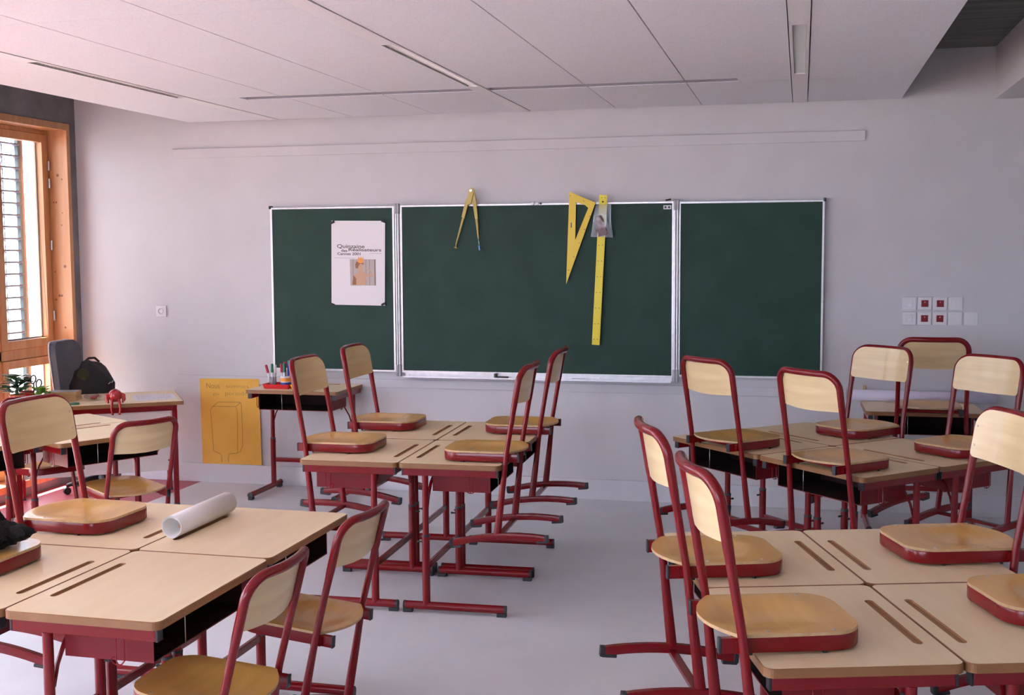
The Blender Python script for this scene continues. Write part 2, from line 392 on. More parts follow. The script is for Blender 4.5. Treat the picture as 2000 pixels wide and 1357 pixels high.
# ------------------------------------------------------------------ school chair (built once, seat level; copied)
PHI = math.atan(0.04/0.473)      # lean that puts both ends of the foot bars on the floor
def xtube(z): # centre line of the uprights
    if z < 0.438: t = (z-0.05)/0.388; return 0.044*(1-t)
    t = (z-0.438)/0.397; return -0.067*t
def bulge(y): return -0.036*(1-min(1, (y/0.19)**2))
def make_chair():
    r = empty('school_chair')
    P = []; A = []; B = []
    def add(x, y, z, a, b_): P.append((x, y, z)); A.append(a); B.append(b_)
    zs = [0.052, 0.12, 0.20, 0.30, 0.37, 0.438, 0.52, 0.60, 0.635, 0.665, 0.72, 0.765]
    prof = {0.052: (.0165, .0105), 0.12: (.0160, .0108), 0.20: (.0150, .0112), 0.30: (.0130, .0118), 0.37: (.0115, .0120), 0.438: (.0110, .0122), 0.52: (.0112, .0122), 0.60: (.0114, .0124), 0.635: (.0118, .0128), 0.665: (.0130, .0138), 0.72: (.0132, .014), 0.765: (.0135, .014)}
    for z in zs:
        y = 0.208+(0.19-0.208)*min(1, z/0.438); add(xtube(z), y, z, *prof[z])
    rc = 0.07
    for i in range(1, 8):
        a = R(90*i/7); y = 0.19-rc*(1-math.cos(a)); z = 0.765+rc*math.sin(a)
        add(xtube(z)+bulge(y), y, z, .0138, .014)
    top = [(0.08), (0.04), 0.0, -0.04, -0.08]
    for y in top: add(xtube(0.835)+bulge(y), y, 0.835, .0138, .014)
    half = [(P[i], A[i], B[i]) for i in range(len(zs)+7)]
    for (p, a, b_) in reversed(half): add(p[0], -p[1], p[2], a, b_)
    b = MB(); b.tube(P, [q*1.08 for q in A], [q*1.08 for q in B], side=(1, 0, 0), n=14); b.build('back_frame', 'red', r)
    # arched foot bars
    for g in (1, -1):
        path = []
        for i in range(13):
            t = -1+2*i/12; x = 0.036+0.225*t; z = 0.043-0.022*t*t; z -= 0.04/0.473*(x-0.0365)
            path.append((x, g*0.208, z))
        b = MB(); b.tube(path, 0.0115, 0.0155, side=(0, 1, 0), prof='rect'); f = b.build('foot', 'red', r)
        for t in (-1, 1):
            x = 0.036+0.225*t; z = 0.021-0.04/0.473*(x-0.0365)
            b = MB(); b.obox((x+t*0.004, g*0.208, z), (0.018, 0.026, 0.035), (0, R(5), 0)); b.obox((x-t*0.018, g*0.208, z-0.015), (0.052, 0.026, 0.012), (0, R(5), 0))
            b.build('foot_cap', 'black', f, bevel=0.003)
    b = MB(); b.bar((0.044, -0.197, 0.034), (0.044, 0.197, 0.034), 0.028, 0.014); b.build('stretcher', 'red', r)
    # seat frame
    yo, xf, rr = 0.158, 0.318, 0.075
    path = [(-0.047, yo, 0.4085), (0.10, yo, 0.4085)]+[(x, y, 0.4085) for x, y in arc(xf-rr, yo-rr, rr, 90, 0, 14)]
    path += [(x, -y, z) for x, y, z in reversed(path)]
    b = MB(); b.tube(path, 0.009, 0.0195, side=(0, 1, 0), prof='rect')
    for g in (1, -1): b.bar((0, g*0.166, 0.4085), (0, g*0.182, 0.4085), 0.03, 0.03)
    b.bar((0.06, -0.15, 0.402), (0.06, 0.15, 0.402), 0.02, 0.016)
    sf = b.build('seat_frame', 'red', r)
    for g in (1, -1):
        b = MB(); b.box(-0.053, -0.046, g*yo-0.011, g*yo+0.011, 0.388, 0.429); b.build('end_cap', 'black', sf, bevel=0.002)
        for x in (0.03, 0.22):
            b = MB(); b.lathe([(0.0001, 0.382), (0.006, 0.382), (0.006, 0.391)], (x, g*yo, 0), 8); b.build('rubber_pad', 'black', sf)
    # seat plate
    out = arc(0.327-0.088, 0.168-0.088, 0.088, 0, 90, 12)+[(0.15, 0.170), (0.06, 0.171)]+arc(-0.002+0.012, 0.171-0.022, 0.022, 90, 160, 4)
    nb = 8
    for i in range(1, nb): 
        t = i/nb; y = 0.155-0.31*t; out.append((-0.012-0.052*(1-(y/0.155)**2), y))
    out = out[:len(out)]
    lo = [(x, -y) for x, y in reversed(arc(0.327-0.088, 0.168-0.088, 0.088, 0, 90, 12)+[(0.15, 0.170), (0.06, 0.171)]+arc(0.010, 0.149, 0.022, 90, 160, 4))]
    out += lo
    def dish(x, y):
        d = max(0, 1-((x-0.10)/0.16)**2-(y/0.15)**2); return -0.014*d*d*(3-2*d)
    b = MB(); b.slab(out, lambda x, y: (x, y, 0.4375+dish(x, y)), lambda x, y: (x, y, 0.4285+dish(x, y)), 9, 0, 1, (0.12, 0))
    seat = b.build('seat', ['ply_seat', 'ply_edge'], r)
    for x, y in ((0.245, 0.150), (0.245, -0.150), (0.075, 0.152), (0.075, -0.152)):
        b = MB(); b.lathe([(0.0045, 0), (0.0045, 0.001), (0.0001, 0.002)], (x, y, 0.4377), 8); b.build('screw', 'steel', seat)
    # backrest plate, curved, on the front of the tubes
    yw, zt, zb, rc = 0.188, 0.8365, 0.668, 0.064
    o2 = arc(yw-rc, zt-rc, rc, 0, 90, 7)+[(0.06, zt), (0, zt), (-0.06, zt)]+arc(-yw+rc, zt-rc, rc, 90, 180, 7)
    o2 += arc(-yw+0.018, zb+0.018, 0.018, 180, 270, 3)+[(-0.12, zb-0.002), (-0.06, zb-0.005), (0, zb-0.006), (0.06, zb-0.005), (0.12, zb-0.002)]+arc(yw-0.018, zb+0.018, 0.018, 270, 360, 3)
    cx = lambda y, z: xtube(z)+(-0.036*(1-min(1.05, (y/0.19)**2)))
    b = MB(); b.slab(o2, lambda y, z: (cx(y, z)+0.0165, y, z), lambda y, z: (cx(y, z)+0.0085, y, z), 7, 0, 1, (0, 0.755))
    br = b.build('backrest', ['ply_back', 'ply_edge'], r)
    for y, z in ((0.176, 0.775), (0.176, 0.710), (-0.176, 0.775), (-0.176, 0.710)):
        b = MB(); b.lathe([(0.0045, 0), (0.0045, 0.001), (0.0001, 0.0022)], (cx(y, z)+0.0168, y, z), 8, rot=(0, R(90), 0)); b.build('screw', 'steel', br)
    return r
HD = 0.726
chairs_ = [
 # x, y, yaw, desk height (None = on the floor), label, group
 (-2.706, 3.829, -2.0, HD, 'chair hung on the front-left desks, left of the white paper roll', 'u'),
 (-2.735, 3.223, 0.0, HD, 'chair at the left picture edge with black knitwear on its seat', 'u'),
 (-1.610, 3.142, 179.4, None, 'floor-standing chair nearest the camera, at the bottom left desk', 'f'),
 (-1.604, 3.834, 176.6, None, 'floor-standing chair just behind the nearest one, right of the front-left desks', 'f'),
 (-2.388, 5.603, 0.4, HD, 'chair hung on the middle group, directly in front of the pen trays', 'u'),
 (-2.410, 6.336, 0.6, HD, 'chair hung on the middle group, its back below the film poster', 'u'),
 (-1.336, 5.510, 181.9, HD, 'chair hung on the near right desk of the middle group, seen nearly side on', 'u'),
 (-1.360, 6.361, 181.6, HD, 'chair hung on the far right desk of the middle group, under the yellow ruler', 'u'),
 (-0.187, 3.069, 18.2, HD, 'large near chair hung on the aisle side of the front-right desks, foremost one', 'u'),
 (-0.385, 3.710, 18.2, HD, 'second aisle chair of the front-right desks, partly behind the foremost one', 'u'),
 (0.612, 4.125, 198.5, HD, 'chair with bright curved backrest at the right picture edge, facing left', 'u'),
 (0.815, 3.525, 198.0, HD, 'chair at the lower right edge, only its seat corner in the picture', 'u'),
 (-0.410, 5.992, 43.4, HD, 'chair hung on the left desk of the back-right group, before the right blackboard panel', 'u'),
 (0.083, 5.489, 42.6, HD, 'chair hung on the near corner desk of the back-right group, back towards the camera', 'u'),
 (0.398, 6.703, 227.0, HD, 'chair facing us among the back-right desks, left of the dark-backed one', 'u'),
 (0.871, 6.199, 224.2, HD, 'chair facing us on the back-right group, below the wall sockets', 'u'),
 (0.748, 7.215, 89.5, 0.75, 'chair with brown back to us, on the single desk under the wall sockets', 'u'),
 (-3.514, 5.690, 153.0, None, 'pale-backed chair on the floor, tucked under desks before the teacher desk', 'f'),
 (-4.510, 6.290, -33.0, None, 'chair pushed under a desk beside the windows, only its seat showing', 'f'),
]
proto = make_chair()
GR = {'u': 'school chairs hung on the desks', 'f': 'school chairs standing on the floor'}
for i, (x, y, a, h, lab, g) in enumerate(chairs_):
    c = proto if i == 0 else copy_tree(proto)
    if h is None: c.location = (x, y, 0.003); c.rotation_euler = (0, -PHI, R(a))
    else: c.location = (x, y, h+0.0005-0.382); c.rotation_euler = (0, 0, R(a))
    tag(c, 'red-framed '+lab, 'chair', GR[g])

# ------------------------------------------------------------------ school desk
def make_desk(H):
    r = empty('school_desk')
    hx, hy, t = 0.3425, 0.2485, 0.024
    # table top with pencil groove
    outer = rrect(-hx, hx, -hy, hy, 0.028, 6)
    gy, gr, gl = 0.192, 0.0125, 0.19
    inner = arc(gl-gr, gy, gr, -90, 90, 6)+arc(-gl+gr, gy, gr, 90, 270, 6)
    bm = bmesh.new()
    def loop(poly, z): 
        vs = [bm.verts.new((x, y, z)) for x, y in poly]; return vs, [bm.edges.new((vs[i], vs[(i+1) % len(vs)])) for i in range(len(vs))]
    c = 0.0025; outi = rrect(-hx+c, hx-c, -hy+c, hy-c, 0.026, 6)
    v1, e1 = loop(outi, H); v2, e2 = loop(inner, H)
    res = bmesh.ops.triangle_fill(bm, use_beauty=True, use_dissolve=False, edges=e1+e2)
    for f in bm.faces: f.material_index = 0
    v3, _ = loop(outer, H-c); v4, _ = loop(outer, H-t)
    n = len(outer)
    def ring(a, b_, mi):
        for i in range(len(a)):
            f = bm.faces.new((a[i], a[(i+1) % len(a)], b_[(i+1) % len(a)], b_[i])); f.material_index = mi
    ring(v1, v3, 1); ring(v3, v4, 1); bm.faces.new(v4).material_index = 1
    v5, _ = loop(inner, H-0.008); ring(v2, v5, 2); bm.faces.new(v5).material_index = 2
    bmesh.ops.recalc_face_normals(bm, faces=bm.faces)
    me = D.meshes.new('tabletop'); bm.to_mesh(me); bm.free()
    for k in ('laminate', 'edge', 'groove'): me.materials.append(M[k])
    o = D.objects.new('tabletop', me); COL.objects.link(o); o.parent = r
    zr = H-t
    b = MB(); b.box(-0.20, 0.20, 0.205, 0.225, zr-0.03, zr); b.build('back_rail', 'red', r, bevel=0.002)
    for g in (-1, 1):
        X = g*0.312
        b = MB(); b.box(X-0.014, X+0.014, -0.228, 0.228, zr-0.037, zr); ra = b.build('side_rail', 'red', r, bevel=0.003)
        for q in (-1, 1):
            b = MB(); b.box(X-0.0145, X+0.0145, q*0.231-0.0035, q*0.231+0.0035, zr-0.0375, zr-0.0005); b.build('end_cap', 'black', ra, bevel=0.001)
        ly = 0.122
        b = MB(); b.tube([(X, ly, 0.33), (X, ly, zr-0.037)], 0.0152, n=16); b.build('upper_leg', 'red', r)
        b = MB(); b.tube([(X, ly, 0.035), (X, ly, 0.372)], 0.0188, n=16)
        lg = b.build('leg', 'red', r)
        b = MB(); b.tube([(X, ly, 0.370), (X, ly, 0.380)], 0.0195, n=16); b.build('collar', 'black', lg)
        b = MB(); b.tube([(X, ly+0.018, 0.345), (X, ly+0.034, 0.345)], 0.004, n=8); b.ball((X, ly+0.037, 0.345), 0.0065, 8); b.build('adjusting_knob', 'black', lg)
        b = MB(); b.tube([(X, 0.229, 0.034), (X, -0.262, 0.034)], 0.018, 0.0195, n=16); ft = b.build('foot', 'red', r)
        for y0, y1 in ((0.226, 0.236), (-0.269, -0.259)):
            b = MB(); b.tube([(X, y0, 0.034), (X, y1, 0.034)], 0.0188, 0.0205, n=16)
            yy = (y0+y1)/2; yy += -0.017 if yy > 0 else 0.017
            b.box(X-0.014, X+0.014, yy-0.022, yy+0.022, 0.0, 0.018); b.build('foot_cap', 'black', ft)
        # brace from leg to tray
        b = MB(); b.tube([(X-g*0.012, ly-0.004, 0.50), (X-g*0.030, ly-0.006, 0.56), (X-g*0.065, ly-0.010, 0.62), (X-g*0.11, ly-0.016, 0.655)], 0.008, 0.004, n=8); b.build('brace', 'red', r)
        # bag hook wires under the rail
        xx = X+g*0.001
        b = MB(); w = 0.0022; z0 = zr-0.036
        b.tube([(xx, -0.122, z0), (xx, -0.122, z0-0.066), (xx, -0.112, z0-0.078), (xx, -0.096, z0-0.080), (xx, -0.084, z0-0.074), (xx, -0.080, z0-0.064), (xx, -0.086, z0-0.058), (xx, -0.095, z0-0.060)], w, n=6)
        b.tube([(xx, -0.096, z0), (xx, -0.096, z0-0.070), (xx, -0.102, z0-0.079)], w, n=6)
        b.build('bag_hook', 'red', r)
    b = MB(); b.box(-0.295, 0.295, 0.113, 0.131, 0.205, 0.235); b.build('crossbar', 'red', r, bevel=0.003)
    # metal book tray, open towards the pupil
    x0, x1, y0, y1, z0, z1, w = -0.268, 0.268, -0.185, 0.098, zr-0.120, zr-0.004, 0.003
    b = MB(); b.box(x0, x1, y0, y1, z0, z0+w); b.box(x0, x0+w, y0, y1, z0+w, z1); b.box(x1-w, x1, y0, y1, z0+w, z1); b.box(x0+w, x1-w, y1-w, y1, z0+w, z1)
    b.box(x0, x0+w, y0, y1, z1, zr); b.box(x1-w, x1, y0, y1, z1, zr)
    tr = b.build('book_tray', 'red_dark', r)
    e = 0.0012
    b = MB(); b.box(x0+w, x1-w, y0+0.001, y1-w, z0+w, z0+w+e); b.box(x0+w, x0+w+e, y0+0.001, y1-w, z0+w+e, z1-.001); b.box(x1-w-e, x1-w, y0+0.001, y1-w, z0+w+e, z1-.001); b.box(x0+w+e, x1-w-e, y1-w-e, y1-w, z0+w+e, z1-.001); b.build('tray_shade', 'shade_black', tr)  # thin dark sheets paint the shade on the tray's inner faces
    b = MB(); b.tube([(-0.0945, y0, z0+w), (-0.0945, y0, z1)], 0.002, n=6); b.build('divider_rod', 'steel', tr)
    return r
dproto = make_desk(HD)
used = False
def cluster(cx, cy, th, labels, spots=((-1, 1), (1, 1), (-1, -1), (1, -1)), du=0.0, group='school desks pushed together in fours'):
    global used
    a = R(th); u = Vector((math.cos(a), math.sin(a))); v = Vector((-u.y, u.x))
    for (su, sv), lab in zip(spots, labels):
        d = copy_tree(dproto) if used else dproto; used = True
        p = Vector((cx, cy))+u*(su*0.250+du)+v*(sv*0.3455)
        d.location = (p.x, p.y, 0); d.rotation_euler = (0, 0, a+R(90 if su > 0 else -90))
        tag(d, lab, 'desk', group)
cluster(-2.180, 3.521, -0.5, ['maple desk of the front-left group carrying a hung chair left of the paper roll',
    'maple school desk of the front-left group, far right one, under the white paper roll',
    'maple desk of the front-left group cut by the left picture edge',
    'nearest maple school desk at the bottom left, showing its whole top and shade-black tray side'])
cluster(-1.871, 5.945, 1.8, ['maple school desk of the middle group, far left one, below the film poster',
    'maple school desk of the middle group, far right one, below the yellow ruler',
    'maple school desk of the middle group, in front of the pen tray desk',
    'maple desk of the middle group, near right, its red leg and foot fully shown'])
cluster(0.2084, 3.635, 16.8, ['maple desk of the front-right group under the second aisle chair',
    'maple desk of the front-right group carrying the bright-backed chair',
    'maple desk of the front-right group with the foremost aisle chair on it',
    'maple desk of the front-right group cut by the bottom right corner'])
cluster(0.166, 6.172, 43.5, ['maple school desk of the back-right group, left corner, nearest the blackboard',
    'maple desk of the back-right group at its far corner, under the chair facing us',
    'maple school desk of the back-right group, near corner pointing at the camera',
    'maple school desk of the back-right group, right corner, below the wall sockets'])
cluster(-4.21, 5.645, -29.0, ['maple school desk before the teacher desk, far one with the long pale triangle showing',
    'maple school desk before the teacher desk, near one behind the pale-backed floor chair'], spots=((-1, 1), (1, 1)), group='school desks before the teacher desk')
cluster(-4.21, 5.645, -29.0, ['maple school desk by the windows at the left edge, far one, mostly out of frame',
    'maple school desk at the left picture edge, behind the hung chair back'], spots=((-1, -1), (1, -1)), du=-0.17, group='school desks before the teacher desk')
d = make_desk(0.77); d.location = (-3.395, 7.722, 0); tag(d, 'single school desk against the wall below the blackboard, carrying the pen trays', 'desk')
d = make_desk(0.75); d.location = (0.726, 7.605, 0); d.rotation_euler = (0, 0, R(1)); tag(d, 'single school desk against the wall at the right, carrying the long lilac paper roll', 'desk')

# ------------------------------------------------------------------ paper rolls
def roll_mesh(r0, r1, L, turns=2.3, n=90):
    b = MB(); pts = []
    for i in range(n+1):
        t = i/n; a = 2*math.pi*turns*t; r = r0+(r1-r0)*t; pts.append((r*math.cos(a), r*math.sin(a)))
    vs = [(x, 0, z) for x, z in pts]+[(x, L, z) for x, z in pts]; k = n+1
    b.add(vs, [(i, i+1, k+i+1, k+i) for i in range(n)], 0, True); return b
o = roll_mesh(0.034, 0.0405, 0.42).build('paper_roll', 'paper_roll', loc=(-2.138, 3.688, HD+0.0412), rot=(0, R(-50), 0))
s = o.modifiers.new('thick', 'SOLIDIFY'); s.thickness = 0.0010
b = MB(); b.obox((0.024, 0.02, -0.020), (0.012, 0.03, 0.012), (0, R(40), 0)); b.build('tape_piece', 'skin_dark', o)
tag(o, 'white rolled-up sheet lying on the front-left desks across the groove', 'paper roll')
o = roll_mesh(0.030, 0.0355, 0.87).build('paper_roll', 'lilac_paper', loc=(0.325, 7.86, 0.75+0.0362), rot=(0, R(-60), R(-90)))
s = o.modifiers.new('thick', 'SOLIDIFY'); s.thickness = 0.0006
tag(o, 'long pale lilac paper roll lying at the back of the right wall desk', 'paper roll')

# ------------------------------------------------------------------ blackboard
def w2(x, z, Y): k = Y/8.0; return x*k, CAM_H+(z-CAM_H)*k   # same line of sight, nearer plane
bb = empty('blackboard', (0, 0, 0)); tag(bb, 'green three-panel school blackboard with aluminium frame on the front wall', 'blackboard')
def panel(x0, x1, z0, z1, yf, yb_):
    b = MB(); b.box(x0+0.006, x1-0.006, yf+0.003, yb_, z0+0.006, z1-0.006); p = b.build('writing_panel', 'board', bb)
    f = MB(); w = 0.014
    f.box(x0, x0+w, yf, yb_, z0, z1); f.box(x1-w, x1, yf, yb_, z0, z1); f.box(x0+w, x1-w, yf, yb_, z1-w, z1); f.box(x0+w, x1-w, yf, yb_, z0, z0+w)
    f.build('panel_frame', 'alu', p, bevel=0.002)
YS, YC = 7.955, 7.945
x0, zt = w2(-3.765, 2.042, YS); x1, zb = w2(-2.812, 0.858, YS); panel(x0, x1, zb, zt, YS, 7.998)
x0, zt = w2(-2.770, 2.046, YC); x1, zb = w2(-0.832, 0.858, YC); panel(x0, x1, zb, zt, YC, 7.998); CX0, CX1, CZB, CZT = x0, x1, zb, zt
x0, zt = w2(-0.805, 2.042, YS); x1, zb = w2(0.143, 0.866, YS); panel(x0, x1, zb, zt, YS, 7.998)
for hx in (w2(-2.790, 0, YC)[0], w2(-0.818, 0, YC)[0]):
    b = MB(); b.tube([(hx-0.007, YC-0.004, CZB), (hx-0.007, YC-0.004, CZT)], 0.007, n=10); b.tube([(hx+0.009, YC-0.004, CZB), (hx+0.009, YC-0.004, CZT)], 0.007, n=10)
    b.build('hinge_post', 'alu', bb)
    for z0, z1 in ((CZT-0.06, CZT+0.012), (CZB-0.03, CZB+0.055)):
        b = MB(); b.box(hx-0.018, hx-0.001, YC-0.016, YC+0.01, z0, z1); b.box(hx+0.001, hx+0.018, YC-0.016, YC+0.01, z0, z1); b.build('hinge_bracket', 'grey_plastic', bb, bevel=0.003)
for X in (-3.765*YS/8, 0.143*YS/8):
    b = MB(); b.box(X-0.008, X+0.008, YS-0.006, 7.99, CZT-0.015, CZT+0.008); b.build('corner_cap', 'black', bb, bevel=0.003)
ty0, ty1 = YC-0.055, YC
b = MB(); b.box(CX0+0.03, CX1-0.01, ty0, YC, CZB-0.030, CZB-0.026); b.box(CX0+0.03, CX1-0.01, YC-0.003, YC+0.001, CZB-0.030, CZB); b.box(CX0+0.03, CX1-0.01, ty0-0.003, ty0, CZB-0.030, CZB-0.020)
tray = b.build('chalk_tray', 'alu', bb)
for X in (CX0+0.06, CX0+0.44, CX0+0.86, CX1-0.5, CX1-0.06):
    b = MB(); b.lathe([(0.004, 0), (0.0001, 0.002)], (X, YC-0.003, CZB-0.014), 8, rot=(R(90), 0, 0)); b.build('screw', 'steel', tray)
b = MB(); b.box(-0.052, 0, -0.004, 0.001, -0.013, 0.013); pl = b.build('maker_plate', 'white_plastic', bb, loc=(-0.852*YC/8+0.0, YC-0.001, 2.004))
for X in (-0.038, -0.014):
    b = MB(); b.lathe([(0.0001, 0.0003), (0.008, 0.0003), (0.008, 0)], (X, -0.0042, 0), 12, rot=(R(90), 0, 0)); b.build('emblem', 'slat', pl)
for X in (-1.79, -1.76):
    b = MB(); b.lathe([(0.0001, 0.012), (0.010, 0.012), (0.011, 0)], (X, YC-0.002, CZT-0.003), 14, rot=(R(90), 0, 0)); tag(b.build('magnet', 'white_plastic'), '%s of two small round white magnets on the blackboard top edge' % ('left' if X < -1.78 else 'right'), 'magnet', 'white magnets on the top frame')
b = MB(); b.lathe([(0.0001, 0.012), (0.007, 0.012), (0.008, 0)], (-1.735, YC-0.002, CZT-0.003), 14, rot=(R(90), 0, 0)); tag(b.build('magnet', 'black'), 'tiny black magnet beside the two white ones on the blackboard frame', 'magnet')
b = MB(); b.tube([(-0.885, 7.95, CZT+0.006), (-0.850, 7.95, CZT+0.014)], 0.005, n=8); tag(b.build('chalk_stub', 'black'), 'small dark chalk stub lying on top of the blackboard frame at the right hinge', 'chalk')
b = MB(); zz = CZB-0.026
b.box(-2.045, -1.965, YC-0.045, YC-0.015, zz+0.001, zz+0.013); e1 = b.build('marker_eraser', 'black', bevel=0.003)
b = MB(); b.box(-2.062, -2.046, YC-0.048, YC-0.012, zz+0.001, zz+0.034); b.build('upright_felt', 'black', e1, bevel=0.003)
tag(e1, 'small black board wiper lying on the chalk tray', 'board wiper')
b = MB(); b.tube([(-1.512, YC-0.045, zz+0.007), (-1.425, YC-0.045, zz+0.007)], 0.006, n=10); tag(b.build('chalk', 'white_plastic'), 'white stick of chalk on the chalk tray', 'chalk')

# text as real lettering
def text(s, x0, x1, zb, cap, mname, parent, name='lettering', y=-0.0006, shear=0.0, bold=0.0, stretch=True):
    cu = D.curves.new('t', 'FONT'); cu.body = s; cu.size = cap/0.70; cu.shear = shear; cu.offset = bold; cu.extrude = 0.0001
    ob = D.objects.new('t', cu); COL.objects.link(ob); bpy.context.view_layer.update()
    me = D.meshes.new_from_object(ob.evaluated_get(bpy.context.evaluated_depsgraph_get())); D.objects.remove(ob)
    xs = [v.co.x for v in me.vertices]; a, c = min(xs), max(xs); k = (x1-x0)/(c-a) if stretch else 1
    for v in me.vertices: v.co = Vector((x0+(v.co.x-a)*k, y-v.co.z, zb+v.co.y))
    me.materials.clear(); me.materials.append(M[mname])
    o = D.objects.new(name, me); COL.objects.link(o); o.parent = parent; return o
# ---- film poster
PX, PZ = w2(-3.089, 1.638, 7.948)
pc = empty('poster', (PX, 7.9480, PZ)); pc.rotation_euler = (0, R(1.0), 0)
sx, sz = 0.000555, 0.00052
def pp(x, y): return ((x-503)*sx, -(y-668)*sz)
b = MB(); b.xz([(-0.2025, -0.301), (0.2025, -0.299), (0.2025, 0.301), (-0.2025, 0.299)], -0.0004, 0.0004); b.build('sheet', 'paper', pc)
for s, xa, xb_, yb_, cap, bo in (('Quinzaine', 215, 592, 464, 50, .0006), ('des', 272, 356, 517, 38, .0006), ('R\u00e9alisateurs', 373, 818, 505, 40, .0006), ('Cannes 2001', 220, 536, 560, 36, .0006)):
    A, Z = pp(xa, yb_); B = pp(xb_, 0)[0]; text(s, A, B, Z, cap*sz, 'ink', pc, bold=bo)
for xa, xb_, yy in ((175, 470, 602), (655, 822, 532)):
    b = MB(); A, Z = pp(xa, yy); B = pp(xb_, yy)[0]; b.xz([(A, Z-.0012), (B, Z-.0012), (B, Z+.0012), (A, Z+.0012)], -0.0007, -0.0004); b.build('small_print', 'ink_light', pc)
b = MB()
def pol(pts, mi, y): b.xz([pp(*p) for p in pts], y-0.0001, y, mi)
pol([(390, 615), (740, 612), (747, 970), (400, 977)][::-1], 0, -0.0005)
for x in (432, 520, 605, 655): pol([(x, 616), (x+6, 616), (x+10, 970), (x+4, 970)][::-1], 1, -0.00065)
pol([(722, 614), (741, 613), (747, 969), (728, 970)][::-1], 1, -0.00065)
pol([(470, 820), (500, 800), (590, 795), (625, 830), (610, 900), (612, 965), (470, 968), (478, 900), (440, 830)][::-1], 2, -0.0008)
pol([(440, 835), (478, 880), (480, 968), (425, 968)][::-1], 3, -0.0009)
pol([(590, 800), (690, 830), (650, 760), (600, 745), (605, 735), (660, 750), (715, 835), (700, 850), (610, 845)][::-1], 2, -0.0009)
pol([(505, 730), (560, 730), (575, 790), (520, 806)][::-1], 2, -0.0009)
pol([(490+45*math.cos(a)+38, 700+62*math.sin(a)) for a in [i*math.pi/8 for i in range(16)]][::-1], 2, -0.001)
pol([(465, 690), (480, 650), (520, 640), (575, 655), (582, 690), (540, 672), (515, 690), (500, 745), (470, 735)][::-1], 3, -0.0012)
pol([(500, 655), (508, 575), (525, 610), (542, 575), (552, 608), (573, 580), (575, 662), (530, 668)][::-1], 4, -0.0014)
b.build('picture', ['print_bg', 'print_bg2', 'skin', 'skin_dark', 'orange'], pc)
tag(pc, 'white film festival poster with small picture of a child in an orange paper crown', 'poster')
for (dx, dz, w) in ((-0.192, 0.290, 'top left'), (0.192, 0.294, 'top right'), (-0.192, -0.296, 'bottom left'), (0.192, -0.292, 'bottom right')):
    b = MB(); b.obox((0, -0.004, 0), (0.032, 0.008, 0.016), (0, R(-25 if dx*dz < 0 else 20), 0)); b.tube([(0.006, -0.010, 0.0), (-0.006, -0.010, 0.006)], 0.004, n=8)
    tag(b.build('magnet', 'black', bevel=0.002, loc=(PX+dx+dz*0.017, 7.9472, PZ+dz)), 'black magnet holding the %s corner of the film poster' % w, 'magnet', 'black poster magnets')

# ---- yellow hand-drawn sheet
YX, YZ = -4.112, 0.464
yp = empty('poster', (YX, 7.9830, YZ)); yp.rotation_euler = (0, R(-0.6), 0)
b = MB(); b.xz([(-0.2405, -0.321), (0.2405, -0.321), (0.2405, 0.321), (-0.2405, 0.321)], -0.0004, 0.0004); b.build('sheet', 'yellow_paper', yp)
kx, kz = 0.000616, 0.00057
def yq(x, y): return ((x-503)*kx, -(y-684)*kz)
for s, xa, xb_, yb_, cap in (('Nous', 200, 375, 250, 72), ('sommes', 460, 755, 242, 52), ('en', 288, 356, 348, 52), ('p\u00e9riode', 447, 735, 338, 52)):
    A, Z = yq(xa, yb_); B = yq(xb_, 0)[0]; text(s, A, B, Z, cap*kz, 'pencil', yp, bold=-0.0010)
b = MB()
for ln in ([(370, 1225), (370, 1140), (350, 1110), (285, 1088), (262, 1070), (258, 900), (248, 640), (242, 530), (270, 495), (350, 430), (640, 428), (653, 460), (655, 900), (648, 1000), (620, 1075), (575, 1100), (470, 1112), (458, 1160), (455, 1228)],
           [(270, 495), (300, 484), (578, 486), (594, 540), (590, 800), (580, 1095)], [(578, 486), (640, 434)]):
    b.tube([(yq(x, y)[0], -0.0005, yq(x, y)[1]) for x, y in ln], 0.0014, 0.0006, side=None, n=6, upv=(0, 1, 0))
b.build('pencil_drawing', 'pencil', yp)
tag(yp, 'yellow-orange sheet with pencilled writing and a box drawing, taped low on the wall', 'poster')

# ---- compass, set square, ruler, bag
def P2(px, pz, Y): return w2(px, pz, Y)
cmp_ = empty('board_compass', (0, 0, 0)); Yc = 7.925
def cp(x, y):  # crop pixels (9.05 per photo pixel, origin 860,350) to board plane
    X = -2.240+((x/9.05+860)-921)*0.003545; Z = 2.158-((y/9.05+350)-367)*0.003600; return w2(X, Z, Yc)
b = MB(); b.xz([cp(*p) for p in [(500, 200), (520, 160), (560, 148), (600, 170), (610, 215), (575, 320), (560, 400), (540, 430), (490, 445), (430, 660), (425, 690), (370, 660), (420, 460), (470, 340), (495, 270)]][::-1], Yc-0.012, Yc+0.004)
p0, p1 = cp(398, 680), cp(262, 1130)
b.tube([(p0[0], Yc-0.004, p0[1]), (p1[0], Yc-0.004, p1[1])], [0.009, 0.005], n=10); b.build('arm', 'brass', cmp_, bevel=0.002)
b = MB(); b.xz([cp(*p) for p in [(580, 200), (608, 220), (640, 430), (665, 700), (612, 690), (575, 450), (545, 432), (570, 330)]][::-1], Yc-0.003, Yc+0.010)
p0, p1 = cp(638, 690), cp(672, 1040)
b.tube([(p0[0], Yc+0.003, p0[1]), (p1[0], Yc+0.003, p1[1])], [0.010, 0.005], n=10); b.build('arm', 'brass', cmp_, bevel=0.002)
b = MB(); p0 = cp(545, 195); b.lathe([(0.0001, 0.004), (0.010, 0.003), (0.011, 0)], (p0[0], Yc-0.012, p0[1]), 14, rot=(R(90), 0, 0)); b.build('pivot_screw', 'steel', cmp_)
